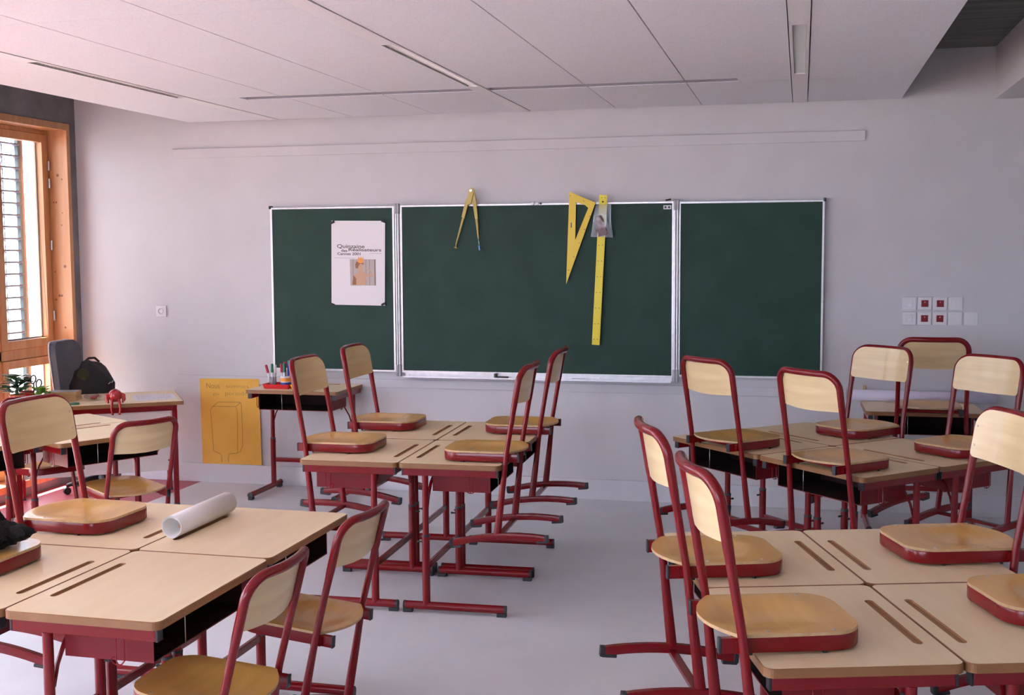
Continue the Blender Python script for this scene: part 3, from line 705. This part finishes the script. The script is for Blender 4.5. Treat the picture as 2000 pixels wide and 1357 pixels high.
b = MB(); p0, p1 = cp(262, 1120), cp(252, 1180); b.tube([(p0[0], Yc-.004, p0[1]), (p1[0], Yc-.004, p1[1])], 0.0035, n=8)
p1 = cp(255, 1195); b.lathe([(0.014, -0.003), (0.012, 0.002), (0.004, 0.006)], (p1[0], Yc-0.004, p1[1]), 14, rot=(0, R(18), 0)); b.build('suction_foot', 'brass', cmp_)
b = MB(); p0, p1 = cp(672, 1040), cp(688, 1170); b.tube([(p0[0], Yc+.003, p0[1]), (p1[0], Yc+.003, p1[1])], 0.003, n=8); b.build('chalk_holder', 'steel', cmp_)
b = MB(); p0, p1 = cp(686, 1160), cp(695, 1238); b.tube([(p0[0], Yc+.003, p0[1]), (p1[0], Yc+.003, p1[1])], 0.0075, n=10); b.build('chalk_tip', 'sky_blue', cmp_)
tag(cmp_, 'ochre blackboard compass with a blue tip hanging over the top frame', 'compass')
def tp(x, y, Y):  # crop pixels (4.1125 per photo pixel, origin 1080,360)
    X = -1.540+((x/4.1125+1080)-1114)*0.003500; Z = 2.114-((y/4.1125+360)-376)*0.003510; return w2(X, Z, Y)
Yt = 7.930
tq = empty('set_square')
bm = bmesh.new()
def flat_hole(outer, inner, y0, y1, mats_, name, parent):
    bm = bmesh.new(); fr = []
    for y in (y0, y1):
        L = []
        for poly in (outer, inner):
            vs = [bm.verts.new((x, y, z)) for x, z in poly]; es = [bm.edges.new((vs[i], vs[(i+1) % len(vs)])) for i in range(len(vs))]; L.append((vs, es))
        bmesh.ops.triangle_fill(bm, use_beauty=True, use_dissolve=False, edges=L[0][1]+L[1][1]); fr.append(L)
    for k in (0, 1):
        a, c = fr[0][k][0], fr[1][k][0]
        for i in range(len(a)): bm.faces.new((a[i], a[(i+1) % len(a)], c[(i+1) % len(a)], c[i]))
    bmesh.ops.recalc_face_normals(bm, faces=bm.faces); me = D.meshes.new(name); bm.to_mesh(me); bm.free(); me.materials.append(M[mats_])
    o = D.objects.new(name, me); COL.objects.link(o); o.parent = parent; return o
flat_hole([tp(x, y, Yt) for x, y in ((133, 60), (345, 148), (105, 797))], [tp(x, y, Yt) for x, y in ((186, 142), (262, 168), (286, 190), (180, 443))], Yt-0.004, Yt+0.004, 'yellow', 'plate', tq)
b = MB()
for x, y, l in ((298, 255, 8), (256, 362, 8), (212, 468, 8), (168, 577, 7), (125, 685, 7), (250, 135, 6), (140, 90, 6)):
    c = tp(x, y, Yt); b.obox((c[0], Yt-0.0045, c[1]), (0.010, 0.001, 0.003), (0, R(25), 0))
c = tp(148, 325, Yt); b.obox((c[0], Yt-0.0045, c[1]), (0.006, 0.001, 0.034)); b.build('markings', 'gap', tq)
tag(tq, 'yellow plastic set square with a triangular hole hanging on the blackboard', 'set square')
Yr = 7.918
rl = empty('board_ruler')
b = MB(); b.xz([tp(x, y, Yr) for x, y in ((315, 1283), (378, 1287), (440, 90), (376, 87))], Yr-0.003, Yr+0.003); b.build('blade', 'ruler_yellow', rl, bevel=0.001)
b = MB()
for i in range(10):
    t = i/9.0; y = 110+t*1130; xc = 408-(408-346)*t
    for dx in (-14, 14):
        c = tp(xc+dx, y, Yr); b.obox((c[0], Yr-0.0034, c[1]), (0.008, 0.001, 0.004))
for i in range(60):
    t = i/59.0; y = 100+t*1180; xl = 432-(432-374)*t; c = tp(xl, y, Yr); b.obox((c[0], Yr-0.0034, c[1]), (0.004, 0.0008, 0.0015))
b.build('graduations', 'pencil', rl)
c = tp(404, 142, Yr)
b = MB(); b.lathe([(0.006, 0), (0.005, 0.012), (0.0001, 0.013)], (c[0], Yr-0.003, c[1]), 10, rot=(R(90), 0, 0)); b.build('hanging_knob', 'black', rl)
tag(rl, 'long yellow metre ruler hanging vertically on the blackboard', 'ruler')
Yb = 7.900
pb = empty('plastic_bag')
bo = [tp(x, y, Yb) for x, y in ((345, 155), (400, 165), (470, 160), (468, 300), (486, 428), (400, 422), (305, 420), (325, 300), (335, 215))]
cx_ = sum(p[0] for p in bo)/len(bo); cz_ = sum(p[1] for p in bo)/len(bo)
b = MB(); rnd = random.Random(3)
def puff(s_):
    def f(x, z):
        d = min(1, math.hypot((x-cx_)/0.09, (z-cz_)/0.13)); return (x, Yb+s_*(0.011*(1-d*d)+0.003*math.sin(x*190+z*140)*(1-d)), z)
    return f
b.slab(bo, puff(-1), puff(0.6), 6, 0, 0, (cx_, cz_)); b.build('film', 'film', pb)
b = MB(); e0 = [tp(x, y, Yb) for x, y in ((335, 260), (395, 245), (405, 290), (440, 385), (432, 405), (372, 420))]
b.xz(e0[::-1], Yb-0.004, Yb+0.004); tag(b.build('board_eraser', 'eraser', bevel=0.002), 'mauve-brown felt board eraser inside the clear plastic bag', 'eraser')
tag(pb, 'clear plastic bag hanging in front of the yellow metre ruler', 'bag')

# ------------------------------------------------------------------ wall plates
def plate(x, z, kind, label, group=None, cat='socket', s=0.0425):
    r = empty('wall_socket' if cat == 'socket' else 'light_switch', (x, 8.0, z))
    b = MB(); b.xz([(-s, -s), (s, -s), (s, s), (-s, s)], -0.009, 0); b.build('cover_plate', 'white_plastic', r, bevel=0.003)
    if kind == 'red':
        b = MB(); b.xz([(-.0215, -.0215), (.0215, -.0215), (.0215, .0215), (-.0215, .0215)], -0.0115, -0.009); q = b.build('outlet', 'socket_red', r, bevel=0.002)
        b = MB(); b.lathe([(0.0001, 0.0002), (0.0035, 0.0002), (0.0035, 0)], (0, -0.0117, 0.009), 8, rot=(R(90), 0, 0)); b.build('earth_pin', 'steel', q)
    elif kind == 'jack':
        b = MB(); b.xz([(-.020, -.024), (.020, -.024), (.020, .024), (-.020, .024)], -0.012, -0.009); b.build('cover_insert', 'white_plastic', r, bevel=0.002)
        b = MB(); b.xz([(-.008, -.018), (.008, -.018), (.008, -.004), (-.008, -.004)], -0.0135, -0.012); b.build('jack_port', 'white_pen', r)
    elif kind == 'blank':
        b = MB(); b.xz([(-.030, -.030), (.030, -.030), (.030, .030), (-.030, .030)], -0.0115, -0.009); b.build('blank_cover', 'white_plastic', r, bevel=0.002)
    elif kind == 'rocker':
        b = MB(); b.add([(-.022, -.009, -.022), (.022, -.009, -.022), (.022, -.009, .022), (-.022, -.009, .022), (-.022, -.016, -.022), (.022, -.016, -.022), (.022, -.011, .022), (-.022, -.011, .022)],
                        [(0, 1, 2, 3), (4, 5, 6, 7), (0, 1, 5, 4), (2, 3, 7, 6), (0, 3, 7, 4), (1, 2, 6, 5)]); b.build('rocker', 'white_plastic', r, bevel=0.001)
    elif kind == 'round':
        b = MB(); b.lathe([(0.020, 0.0), (0.022, 0.004), (0.019, 0.004), (0.017, -0.004), (0.0001, -0.004)], (0, -0.009, 0), 20, rot=(R(90), 0, 0)); b.build('outlet', 'grey_plastic', r)
    tag(r, label, cat, group)
zt_, zb_ = 1.370, 1.274
xs_ = [0.679+0.0935*i for i in range(5)]
G = 'wall plates above the right wall desk'
plate(xs_[0], zt_, 'jack', 'white network socket at the upper left of the wall plate block', G)
plate(xs_[1], zt_, 'red', 'red socket in white plate, upper row, left one of the pair', G)
plate(xs_[2], zt_, 'red', 'red socket in white plate, upper row, right one of the pair', G)
plate(xs_[3], zt_, 'blank', 'blank white wall plate at the right end of the upper row', G, 'socket')
plate(xs_[0], zb_, 'jack', 'white network socket at the lower left of the wall plate block', G)
plate(xs_[1], zb_, 'red', 'red socket in white plate, lower row, left one of the pair', G)
plate(xs_[2], zb_, 'red', 'red socket in white plate, lower row, right one of the pair', G)
plate(xs_[3], zb_, 'blank', 'blank white wall plate in the lower row between red socket and switch', G, 'socket')
plate(xs_[4], zb_, 'rocker', 'white light switch at the right end of the lower row', G, 'switch')
plate(-4.664, 1.282, 'round', 'single white power socket on the pink-lit wall left of the blackboard')
b = MB(); b.box(0.402, 0.418, 7.985, 8.0, 0.794, 0.834); tag(b.build('wall_clip', 'wood_box', bevel=0.002), 'small brown clip on the wall above the lilac paper roll', 'clip')

# ------------------------------------------------------------------ teacher's desk
T = empty('teacher_desk', (-4.060, 7.207, 0), R(34.5)); HT = 0.72   # local: -x along the near edge, +y depth
L, W = 1.10, 0.66
b = MB(); b.box(-L, 0, 0, W, HT-0.026, HT); b.build('tabletop', ['laminate'], T, bevel=0.004)
b = MB(); b.box(-L-0.003, 0.003, -0.003, 0, HT-0.026, HT-0.001); b.box(0, 0.003, 0, W+0.003, HT-0.026, HT-0.001); b.box(-L-0.003, -L, 0, W+0.003, HT-0.026, HT-0.001); b.box(-L, 0, W, W+0.003, HT-0.026, HT-0.001); b.build('edge_band', 'edge', T)
for X in (-0.055, -L+0.055):
    for Yv in (0.055, W-0.055):
        b = MB(); b.box(X-0.0175, X+0.0175, Yv-0.0175, Yv+0.0175, 0.012, HT-0.066); lg = b.build('leg', 'red', T, bevel=0.003)
        b = MB(); b.box(X-0.0185, X+0.0185, Yv-0.0185, Yv+0.0185, 0, 0.014); b.build('foot_cap', 'black', lg)
b = MB(); b.box(-L+0.0375, -0.0375, 0.0375, 0.0725, HT-0.066, HT-0.026); b.box(-L+0.0375, -0.0375, W-0.0725, W-0.0375, HT-0.066, HT-0.026)
for X in (-0.055, -L+0.055): b.box(X-0.0175, X+0.0175, 0.0375, W-0.0375, HT-0.066, HT-0.026)
b.build('rail', 'red', T, bevel=0.002)
b = MB(); b.box(-L+0.08, -0.080, 0.062, 0.078, 0.24, HT-0.070); mp = b.build('modesty_panel', 'cream', T, bevel=0.002)
for X in (-0.10, -L+0.10):
    for z in (0.31, 0.58):
        b = MB(); b.lathe([(0.0001, 0.001), (0.006, 0.001), (0.006, 0)], (X, 0.0615, z), 10, rot=(R(90), 0, 0)); b.build('bolt_hole', 'black', mp)
tag(T, 'teacher desk with red steel frame and cream front panel in the left back corner', 'desk')
def onT(x, y, z=0): a = R(34.5); return (-4.060+x*math.cos(a)-y*math.sin(a), 7.207+x*math.sin(a)+y*math.cos(a), HT+z)

# things on it
r = empty('toy_figure', onT(-0.435, 0.004, 0.001), R(34.5+180)) # local +y towards the room
b = MB(); b.ball((0, -0.045, 0.050), (0.046, 0.042, 0.044), 20); b.build('body', 'toy_red', r)
for g in (-1, 1):
    b = MB(); b.tube([(g*0.030, -0.045, 0.065), (g*0.052, -0.040, 0.050), (g*0.054, -0.030, 0.024), (g*0.044, -0.014, 0.006)], [0.011, 0.016, 0.014, 0.006], n=10); b.build('arm', 'toy_red', r)
    b = MB(); b.tube([(g*0.018, -0.030, 0.020), (g*0.022, -0.004, 0.022), (g*0.024, 0.017, 0.010), (g*0.028, 0.021, -0.035), (g*0.022, 0.021, -0.062)], [0.010, 0.011, 0.010, 0.007, 0.006], n=10); b.ball((g*0.022, 0.026, -0.066), (0.010, 0.014, 0.006), 8); b.build('leg', 'toy_red', r)
b = MB(); b.lathe([(0.0001, 0.004), (0.012, 0.003), (0.013, 0.0)], (0, -0.045, 0.092), 12); b.build('crown_patch', 'black', r)
tag(r, 'small glossy red toy figure sitting on the edge of the teacher desk, legs dangling', 'toy')
def sheet(pts, mname, name, label, cat, th=0.0008, z=0.0012):
    b = MB(); ps = [onT(*p) for p in pts]
    vs = [(p[0], p[1], HT+z) for p in ps]+[(p[0], p[1], HT+z+th) for p in ps]; n = len(ps)
    b.add(vs, [tuple(range(n))[::-1], tuple(range(n, 2*n))]+[(i, (i+1) % n, n+(i+1) % n, n+i) for i in range(n)]); o = b.build(name, mname)
    tag(o, label, cat); return o
s1 = sheet([(-0.31, 0.09), (-0.03, 0.13), (-0.03, 0.44), (-0.31, 0.46)], 'paper', 'paper_sheet', 'written white paper lying at the right end of the teacher desk', 'paper')
b = MB(); rnd = random.Random(5)
for i in range(12):
    y = 0.42-0.022*i
    x = -0.285
    while x < -0.06:
        l = rnd.uniform(0.012, 0.04); a = onT(x, y, 0.0022); c = onT(min(x+l, -0.06), y, 0.0022)
        b.bar(a, c, 0.0028, 0.0004); x += l+0.008
b.build('handwriting', 'ink_light', s1)
sheet([(-0.80, 0.06), (-0.66, 0.06), (-0.66, 0.16), (-0.80, 0.16)], 'green', 'notebook', 'thin green booklet near the front edge of the teacher desk', 'notebook', 0.004)
wb = MB(); c = onT(-0.755, 0.36)
def rb(b, cx, cy, z0, z1, hx, hy, mi=0): # box aligned with teacher desk
    b.obox((cx, cy, (z0+z1)/2), (hx*2, hy*2, z1-z0), (0, 0, R(18)), mi)
for i, (z0, z1, k) in enumerate(((0.001, 0.022, 1.04), (0.023, 0.042, 1.0), (0.043, 0.062, 1.02))):
    b = MB(); rb(b, c[0], c[1], HT+z0, HT+z1, 0.098*k, 0.065); o = b.build('flat_wooden_box', 'wood_box', bevel=0.002)
    tag(o, 'flat wooden box on the teacher desk, %s of the stack of three' % ('lowest', 'middle', 'topmost')[i], 'box', 'stacked flat wooden boxes')
    if i == 2:
        b = MB(); rb(b, c[0], c[1], HT+0.0622, HT+0.0632, 0.094, 0.061); b.build('lid_panel', 'grey_plastic', o)
# sweets bag
c = onT(-0.570, 0.29)
b = MB(); rn = random.Random(8)
b.ball((c[0], c[1], HT+0.025), (0.062, 0.045, 0.020), 16, fn=lambda d: 1+0.16*math.sin(9*d.x+4*d.y)*math.cos(7*d.z)); sb = b.build('sweet_bag', 'film')
b = MB(); b.ball((c[0]+0.005, c[1], HT+0.018), (0.026, 0.022, 0.013), 12); b.ball((c[0]+0.03, c[1]+0.01, HT+0.030), (0.016, 0.008, 0.008), 10); b.build('contents', 'toy_red', sb)
tag(sb, 'crumpled clear bag with red contents on the teacher desk beside the toy', 'bag')
# red pot with scissors, pens and foliage
def cup(name, loc, r0, r1, h, mname, n=24):
    o = empty(name, loc); b = MB(); b.lathe([(0.0001, 0.001), (r0, 0.001), (r1, h), (r1-0.003, h), (r0-0.003, 0.004), (0.0001, 0.004)], (0, 0, 0), n); b.build('vessel', mname, o); return o
def leafy(parent, n, spread, h0, h1, sz, mname, seed, name='foliage', c=(0, 0)):
    rn = random.Random(seed); b = MB()
    for i in range(n):
        a = rn.uniform(0, 2*math.pi); rr = rn.uniform(0.1, 1)*spread; z = rn.uniform(h0, h1); l = sz*rn.uniform(0.7, 1.2)
        base = Vector((c[0]+rr*0.4*math.cos(a), c[1]+rr*0.4*math.sin(a), z-0.02)); tip = Vector((c[0]+(rr+l)*math.cos(a), c[1]+(rr+l)*math.sin(a), z+rn.uniform(-0.03, 0.03)))
        d = tip-base; sdv = d.cross(Vector((0, 0, 1))).normalized()*l*0.32; mid = base+d*0.5+Vector((0, 0, 0.012))
        b.add([base, mid-sdv, tip, mid+sdv, mid+Vector((0, 0, -0.006))], [(0, 1, 4), (0, 4, 3), (1, 2, 4), (4, 2, 3)])
        b.tube([(c[0], c[1], h0*0.5), tuple(base)], 0.0016, n=5)
    return b.build(name, mname, parent)
pc_ = onT(-0.985, 0.26)
pot = cup('pen_pot', pc_, 0.042, 0.048, 0.085, 'tray_red'); tag(pot, 'red pen pot holding scissors at the left end of the teacher desk', 'pot')
sc = empty('scissors', (pc_[0]+0.028, pc_[1]+0.008, HT+0.02)); sc.rotation_euler = (0, R(14), R(20))
for g, dz in ((-1, 0.02), (1, 0)):
    b = MB(); ring = [(g*0.020+0.017*math.cos(a), 0.003*g, 0.122+dz+0.028*math.sin(a)) for a in [i*2*math.pi/18 for i in range(19)]]
    b.tube(ring, 0.0048, n=8, cap=False); b.tube([(g*0.012, 0.003*g, 0.098+dz), (-g*0.004, 0.003*g, 0.06)], 0.005, n=8); b.build('handle', 'black', sc)
    b = MB(); b.tube([(-g*0.004, 0.002*g, 0.062), (-g*0.006, 0.002*g, 0.0)], 0.006, 0.0012, n=6); b.build('blade', 'steel', sc)
tag(sc, 'black-handled scissors standing in the red pen pot', 'scissors')
for i, (dx, dy, mname, what, hh) in enumerate(((-0.060, -0.030, 'blue', 'blue pen leaning left of the red pen pot', 0.095), (-0.070, -0.012, 'blue', 'second blue pen left of the red pen pot', 0.085))):
    b = MB(); b.tube([(pc_[0]+dx, pc_[1]+dy, HT+0.001), (pc_[0]+dx-0.004, pc_[1]+dy, HT+hh)], 0.006, n=8); tag(b.build('marker_pen', mname), what, 'pen')
pl1 = empty('potted_plant', onT(-0.90, 0.10)); 
b = MB(); b.lathe([(0.0001, 0.001), (0.028, 0.001), (0.036, 0.055), (0.032, 0.055), (0.025, 0.006), (0.0001, 0.006)]); b.build('pot', 'terracotta', pl1)
leafy(pl1, 44, 0.035, 0.06, 0.12, 0.060, 'leaf', 4)
tag(pl1, 'small light green leafy plant in front of the red pen pot', 'plant')
pl2 = empty('potted_plant', onT(-1.04, 0.08))
b = MB(); b.lathe([(0.0001, 0.001), (0.036, 0.001), (0.050, 0.085), (0.045, 0.085), (0.033, 0.008), (0.0001, 0.008)]); b.build('pot', 'terracotta', pl2)
leafy(pl2, 46, 0.045, 0.10, 0.22, 0.110, 'leaf_dark', 9)
tag(pl2, 'dark green broad-leaved plant in a terracotta pot at the left edge', 'plant')
c = onT(-0.935, 0.42)
b = MB(); b.ball((c[0], c[1], HT+0.025), (0.050, 0.034, 0.020), 14, fn=lambda d: 1+0.12*math.sin(6*d.x)); b.tube([(c[0]-0.055, c[1], HT+0.03), (c[0]-0.075, c[1]+0.01, HT+0.055)], 0.006, n=8)
tag(b.build('stapler', 'black', bevel=0.001), 'black stapler lying right of the red pen pot', 'stapler')
c = onT(-0.84, 0.54)
b = MB(); 
for i in range(5): b.ball((c[0]+0.018*i-0.03, c[1]+0.008*(i % 2), HT+0.011), (0.013, 0.010, 0.010), 8)
tag(b.build('key_bunch', 'black'), 'dark bunch of keys on the teacher desk before the window', 'keys')

# teacher's swivel chair with bag
tc = empty('office_chair', (-4.935, 7.555, 0), R(9))
b = MB(); outl = rrect(-0.20, 0.20, 0.54, 1.09, 0.085, 6)
cv = lambda y, z: -0.20-0.10*max(0, z-0.62)+0.03*(1-(y/0.20)**2)*-1
b.slab(outl, lambda y, z: (cv(y, z)+0.028, y, z), lambda y, z: (cv(y, z)-0.022, y, z), 5, 0, 0, (0, 0.8)); bk = b.build('backrest', 'grey_fabric', tc)
b = MB(); pth = [(cv(y, z)-0.020, y*1.01, z) for y, z in outl]; b.tube(pth+[pth[0]], 0.005, n=6, cap=False); b.build('edge_piping', 'white_plastic', bk)
b = MB(); so_ = rrect(-0.20, 0.24, -0.22, 0.22, 0.08, 6); b.slab(so_, lambda x, y: (x, y, 0.49), lambda x, y: (x, y, 0.43), 4, 0, 0, (0, 0)); b.build('seat', 'grey_fabric', tc, bevel=0.01)
b = MB(); b.tube([(0, 0, 0.09), (0, 0, 0.43)], 0.025, n=14); b.tube([(0, 0, 0.42), (-0.18, 0, 0.42), (-0.235, 0, 0.47), (-0.232, 0, 0.62)], 0.016, 0.008, n=10); b.build('column', 'black', tc)
for k in range(5):
    a = R(72*k+10); b = MB(); b.tube([(0.02*math.cos(a), 0.02*math.sin(a), 0.10), (0.25*math.cos(a), 0.25*math.sin(a), 0.065)], [0.022, 0.014], n=8); lg = b.build('base_arm', 'black', tc)
    b = MB(); b.tube([(0.25*math.cos(a)-0.012*math.sin(a), 0.25*math.sin(a)+0.012*math.cos(a), 0.027), (0.25*math.cos(a)+0.012*math.sin(a), 0.25*math.sin(a)-0.012*math.cos(a), 0.027)], 0.026, n=14); b.tube([(0.25*math.cos(a), 0.25*math.sin(a), 0.03), (0.25*math.cos(a), 0.25*math.sin(a), 0.066)], 0.006, n=8); b.build('caster', 'black', lg)
tag(tc, 'grey upholstered office chair behind the teacher desk by the window', 'office chair')
bgp = empty('backpack', (-4.960, 7.530, 0.512), R(34.5))
def bumpy(d): return 1+0.07*math.sin(5*d.x+3*d.z)*math.cos(4*d.y+1)+0.04*math.sin(11*d.z+6*d.x)
b = MB(); b.ball((0, 0, 0.215), (0.155, 0.10, 0.225), 28, fn=bumpy); b.build('body', 'bag', bgp)
b = MB(); b.ball((-0.055, -0.03, 0.335), (0.050, 0.07, 0.055), 12, fn=bumpy); b.build('lining_patch', 'olive', bgp)
b = MB(); b.tube([(-0.05, 0.0, 0.43), (-0.02, 0.0, 0.455), (0.02, 0, 0.455), (0.05, 0, 0.425)], 0.008, n=8); b.build('grab_handle', 'bag', bgp)
b = MB(); b.tube([(0.105, -0.085, 0.270), (0.118, -0.078, 0.283), (0.128, -0.070, 0.278), (0.140, -0.060, 0.292)], 0.004, 0.002, n=6); b.build('logo', 'white_pen', bgp)
tag(bgp, 'black backpack standing on the grey office chair', 'backpack')

# ------------------------------------------------------------------ black knitwear on a chair seat
cx0, cy0, zz = -2.545, 3.25, HD+0.0575
kn = empty('knitted_hat', (cx0, cy0, zz))
def fold(d): return 1+0.13*math.sin(4.5*d.x+2.0*d.y+1)+0.10*math.sin(7*d.y-3*d.z)+0.05*math.sin(15*d.x+9*d.z)
b = MB(); b.ball((-0.02, 0.0, 0.040), (0.15, 0.12, 0.045), 32, fn=fold); b.ball((-0.03, 0.035, 0.070), (0.060, 0.055, 0.058), 24, fn=fold); b.ball((0.085, 0.03, 0.046), (0.065, 0.05, 0.022), 20, fn=fold)
for v in b.v: v.z = max(0.002, v.z)
b.build('knitted_cloth', 'wool', kn)
tag(kn, 'crumpled black knitted hat lying on a chair seat at the left edge', 'hat')

# ------------------------------------------------------------------ pen trays on the back desk
HF = 0.77
def trayo(x0, x1, y0, y1, mname, label):
    b = MB(); r = 0.012; z = HF
    out = rrect(x0, x1, y0, y1, r, 3); inn = rrect(x0+0.012, x1-0.012, y0+0.012, y1-0.012, r*0.6, 3); n = len(out)
    bot = rrect(x0+0.010, x1-0.010, y0+0.010, y1-0.010, r, 3)
    vs = [(x, y, z+0.001) for x, y in bot]+[(x, y, z+0.032) for x, y in out]+[(x, y, z+0.030) for x, y in inn]+[(x, y, z+0.005) for x, y in inn]
    fs = [tuple(range(n))[::-1], tuple(range(3*n, 4*n))]+[(k*n+i, k*n+(i+1) % n, (k+1)*n+(i+1) % n, (k+1)*n+i) for k in range(3) for i in range(n)]
    b.add(vs, fs); return tag(b.build('pen_tray', mname), label, 'tray', 'plastic trays on the back desk')
trayo(-3.750+0.10, -3.445, 7.56, 7.72, 'tray_red', 'shallow red plastic tray on the desk below the blackboard')
trayo(-3.440, -3.29, 7.56, 7.72, 'tray_yellow', 'shallow yellow plastic tray beside the red one')
def holder(name, x, y, r0, h, mats_, label, bands=None):
    o = empty(name, (x, y, HF+0.0055)); b = MB(); b.lathe([(0.0001, 0), (r0, 0), (r0*1.02, h), (r0-0.002, h), (r0-0.002, 0.003), (0.0001, 0.003)], n=20); b.build('cup', mats_, o)
    if bands:
        for z0, z1, mm in bands: b = MB(); b.lathe([(r0+0.0006, z0), (r0+0.0006, z1)], n=20); b.build('label_band', mm, o)
    tag(o, label, 'pen cup', 'pen cups in the trays'); return o
holder('pen_cup', -3.505, 7.64, 0.036, 0.080, 'white_plastic', 'pen cup with orange and blue band standing in the red tray', [(0.042, 0.075, 'orange'), (0.008, 0.036, 'blue')])
holder('pen_cup', -3.408, 7.643, 0.028, 0.092, 'cream', 'plain grey-beige pen cup standing in the yellow tray')
holder('pen_cup', -3.600, 7.635, 0.026, 0.072, 'film', 'clear pen cup at the left end of the red tray')
holder('pen_cup', -3.345, 7.64, 0.024, 0.085, 'film', 'clear pen cup at the right end of the yellow tray')
def marker(x, y, dx, dy, h, body, cap, label):
    o = empty('marker_pen', (x, y, HF+0.0105)); b = MB(); p1 = Vector((dx, dy, h)); q = p1*0.62
    b.tube([(0, 0, 0), tuple(q)], 0.0085, n=8); b.build('barrel', body, o); b = MB(); b.tube([tuple(q), tuple(p1*0.97), tuple(p1)], [0.0098, 0.0094, 0.0070], n=8); b.build('cap', cap, o)
    tag(o, label, 'pen', 'marker pens in the cups')
mk = [(-3.610, 7.635, -0.040, 0.000, 0.150, 'white_pen', 'crimson', 'marker with dark red cap leaning furthest out to the left'),
 (-3.596, 7.620, 0.000, 0.000, 0.160, 'white_pen', 'green', 'white marker with green cap standing upright in the clear left cup'),
 (-3.592, 7.648, 0.006, 0.004, 0.150, 'white_pen', 'white_pen', 'all white marker in the clear left cup'),
 (-3.525, 7.640, -0.012, 0.000, 0.160, 'white_pen', 'crimson', 'marker with red cap at the left of the banded cup'),
 (-3.515, 7.660, -0.004, 0.004, 0.170, 'crimson', 'crimson', 'red marker behind the others in the banded cup'),
 (-3.505, 7.620, 0.002, -0.006, 0.165, 'white_pen', 'green', 'white marker with green cap at the front of the banded cup'),
 (-3.495, 7.660, 0.004, 0.006, 0.180, 'green', 'green', 'tall green marker in the banded cup'),
 (-3.484, 7.636, 0.006, 0.000, 0.165, 'blue', 'blue', 'dark blue marker at the right of the banded cup'),
 (-3.420, 7.655, -0.006, 0.004, 0.155, 'green', 'green', 'green marker in the plain beige cup'),
 (-3.410, 7.630, 0.000, -0.004, 0.160, 'blue', 'blue', 'blue marker at the front of the plain beige cup'),
 (-3.396, 7.650, 0.010, 0.004, 0.165, 'blue', 'blue', 'blue marker tilted right in the plain beige cup'),
 (-3.345, 7.640, 0.002, 0.002, 0.120, 'white_pen', 'white_pen', 'short white pen in the clear right cup')]
for a in mk: marker(*a)
b = MB(); b.box(-3.385, -3.335, 7.572, 7.600, HF+0.006, HF+0.040); tag(b.build('eraser', 'white_pen', bevel=0.003), 'white eraser at the front of the yellow tray', 'eraser')
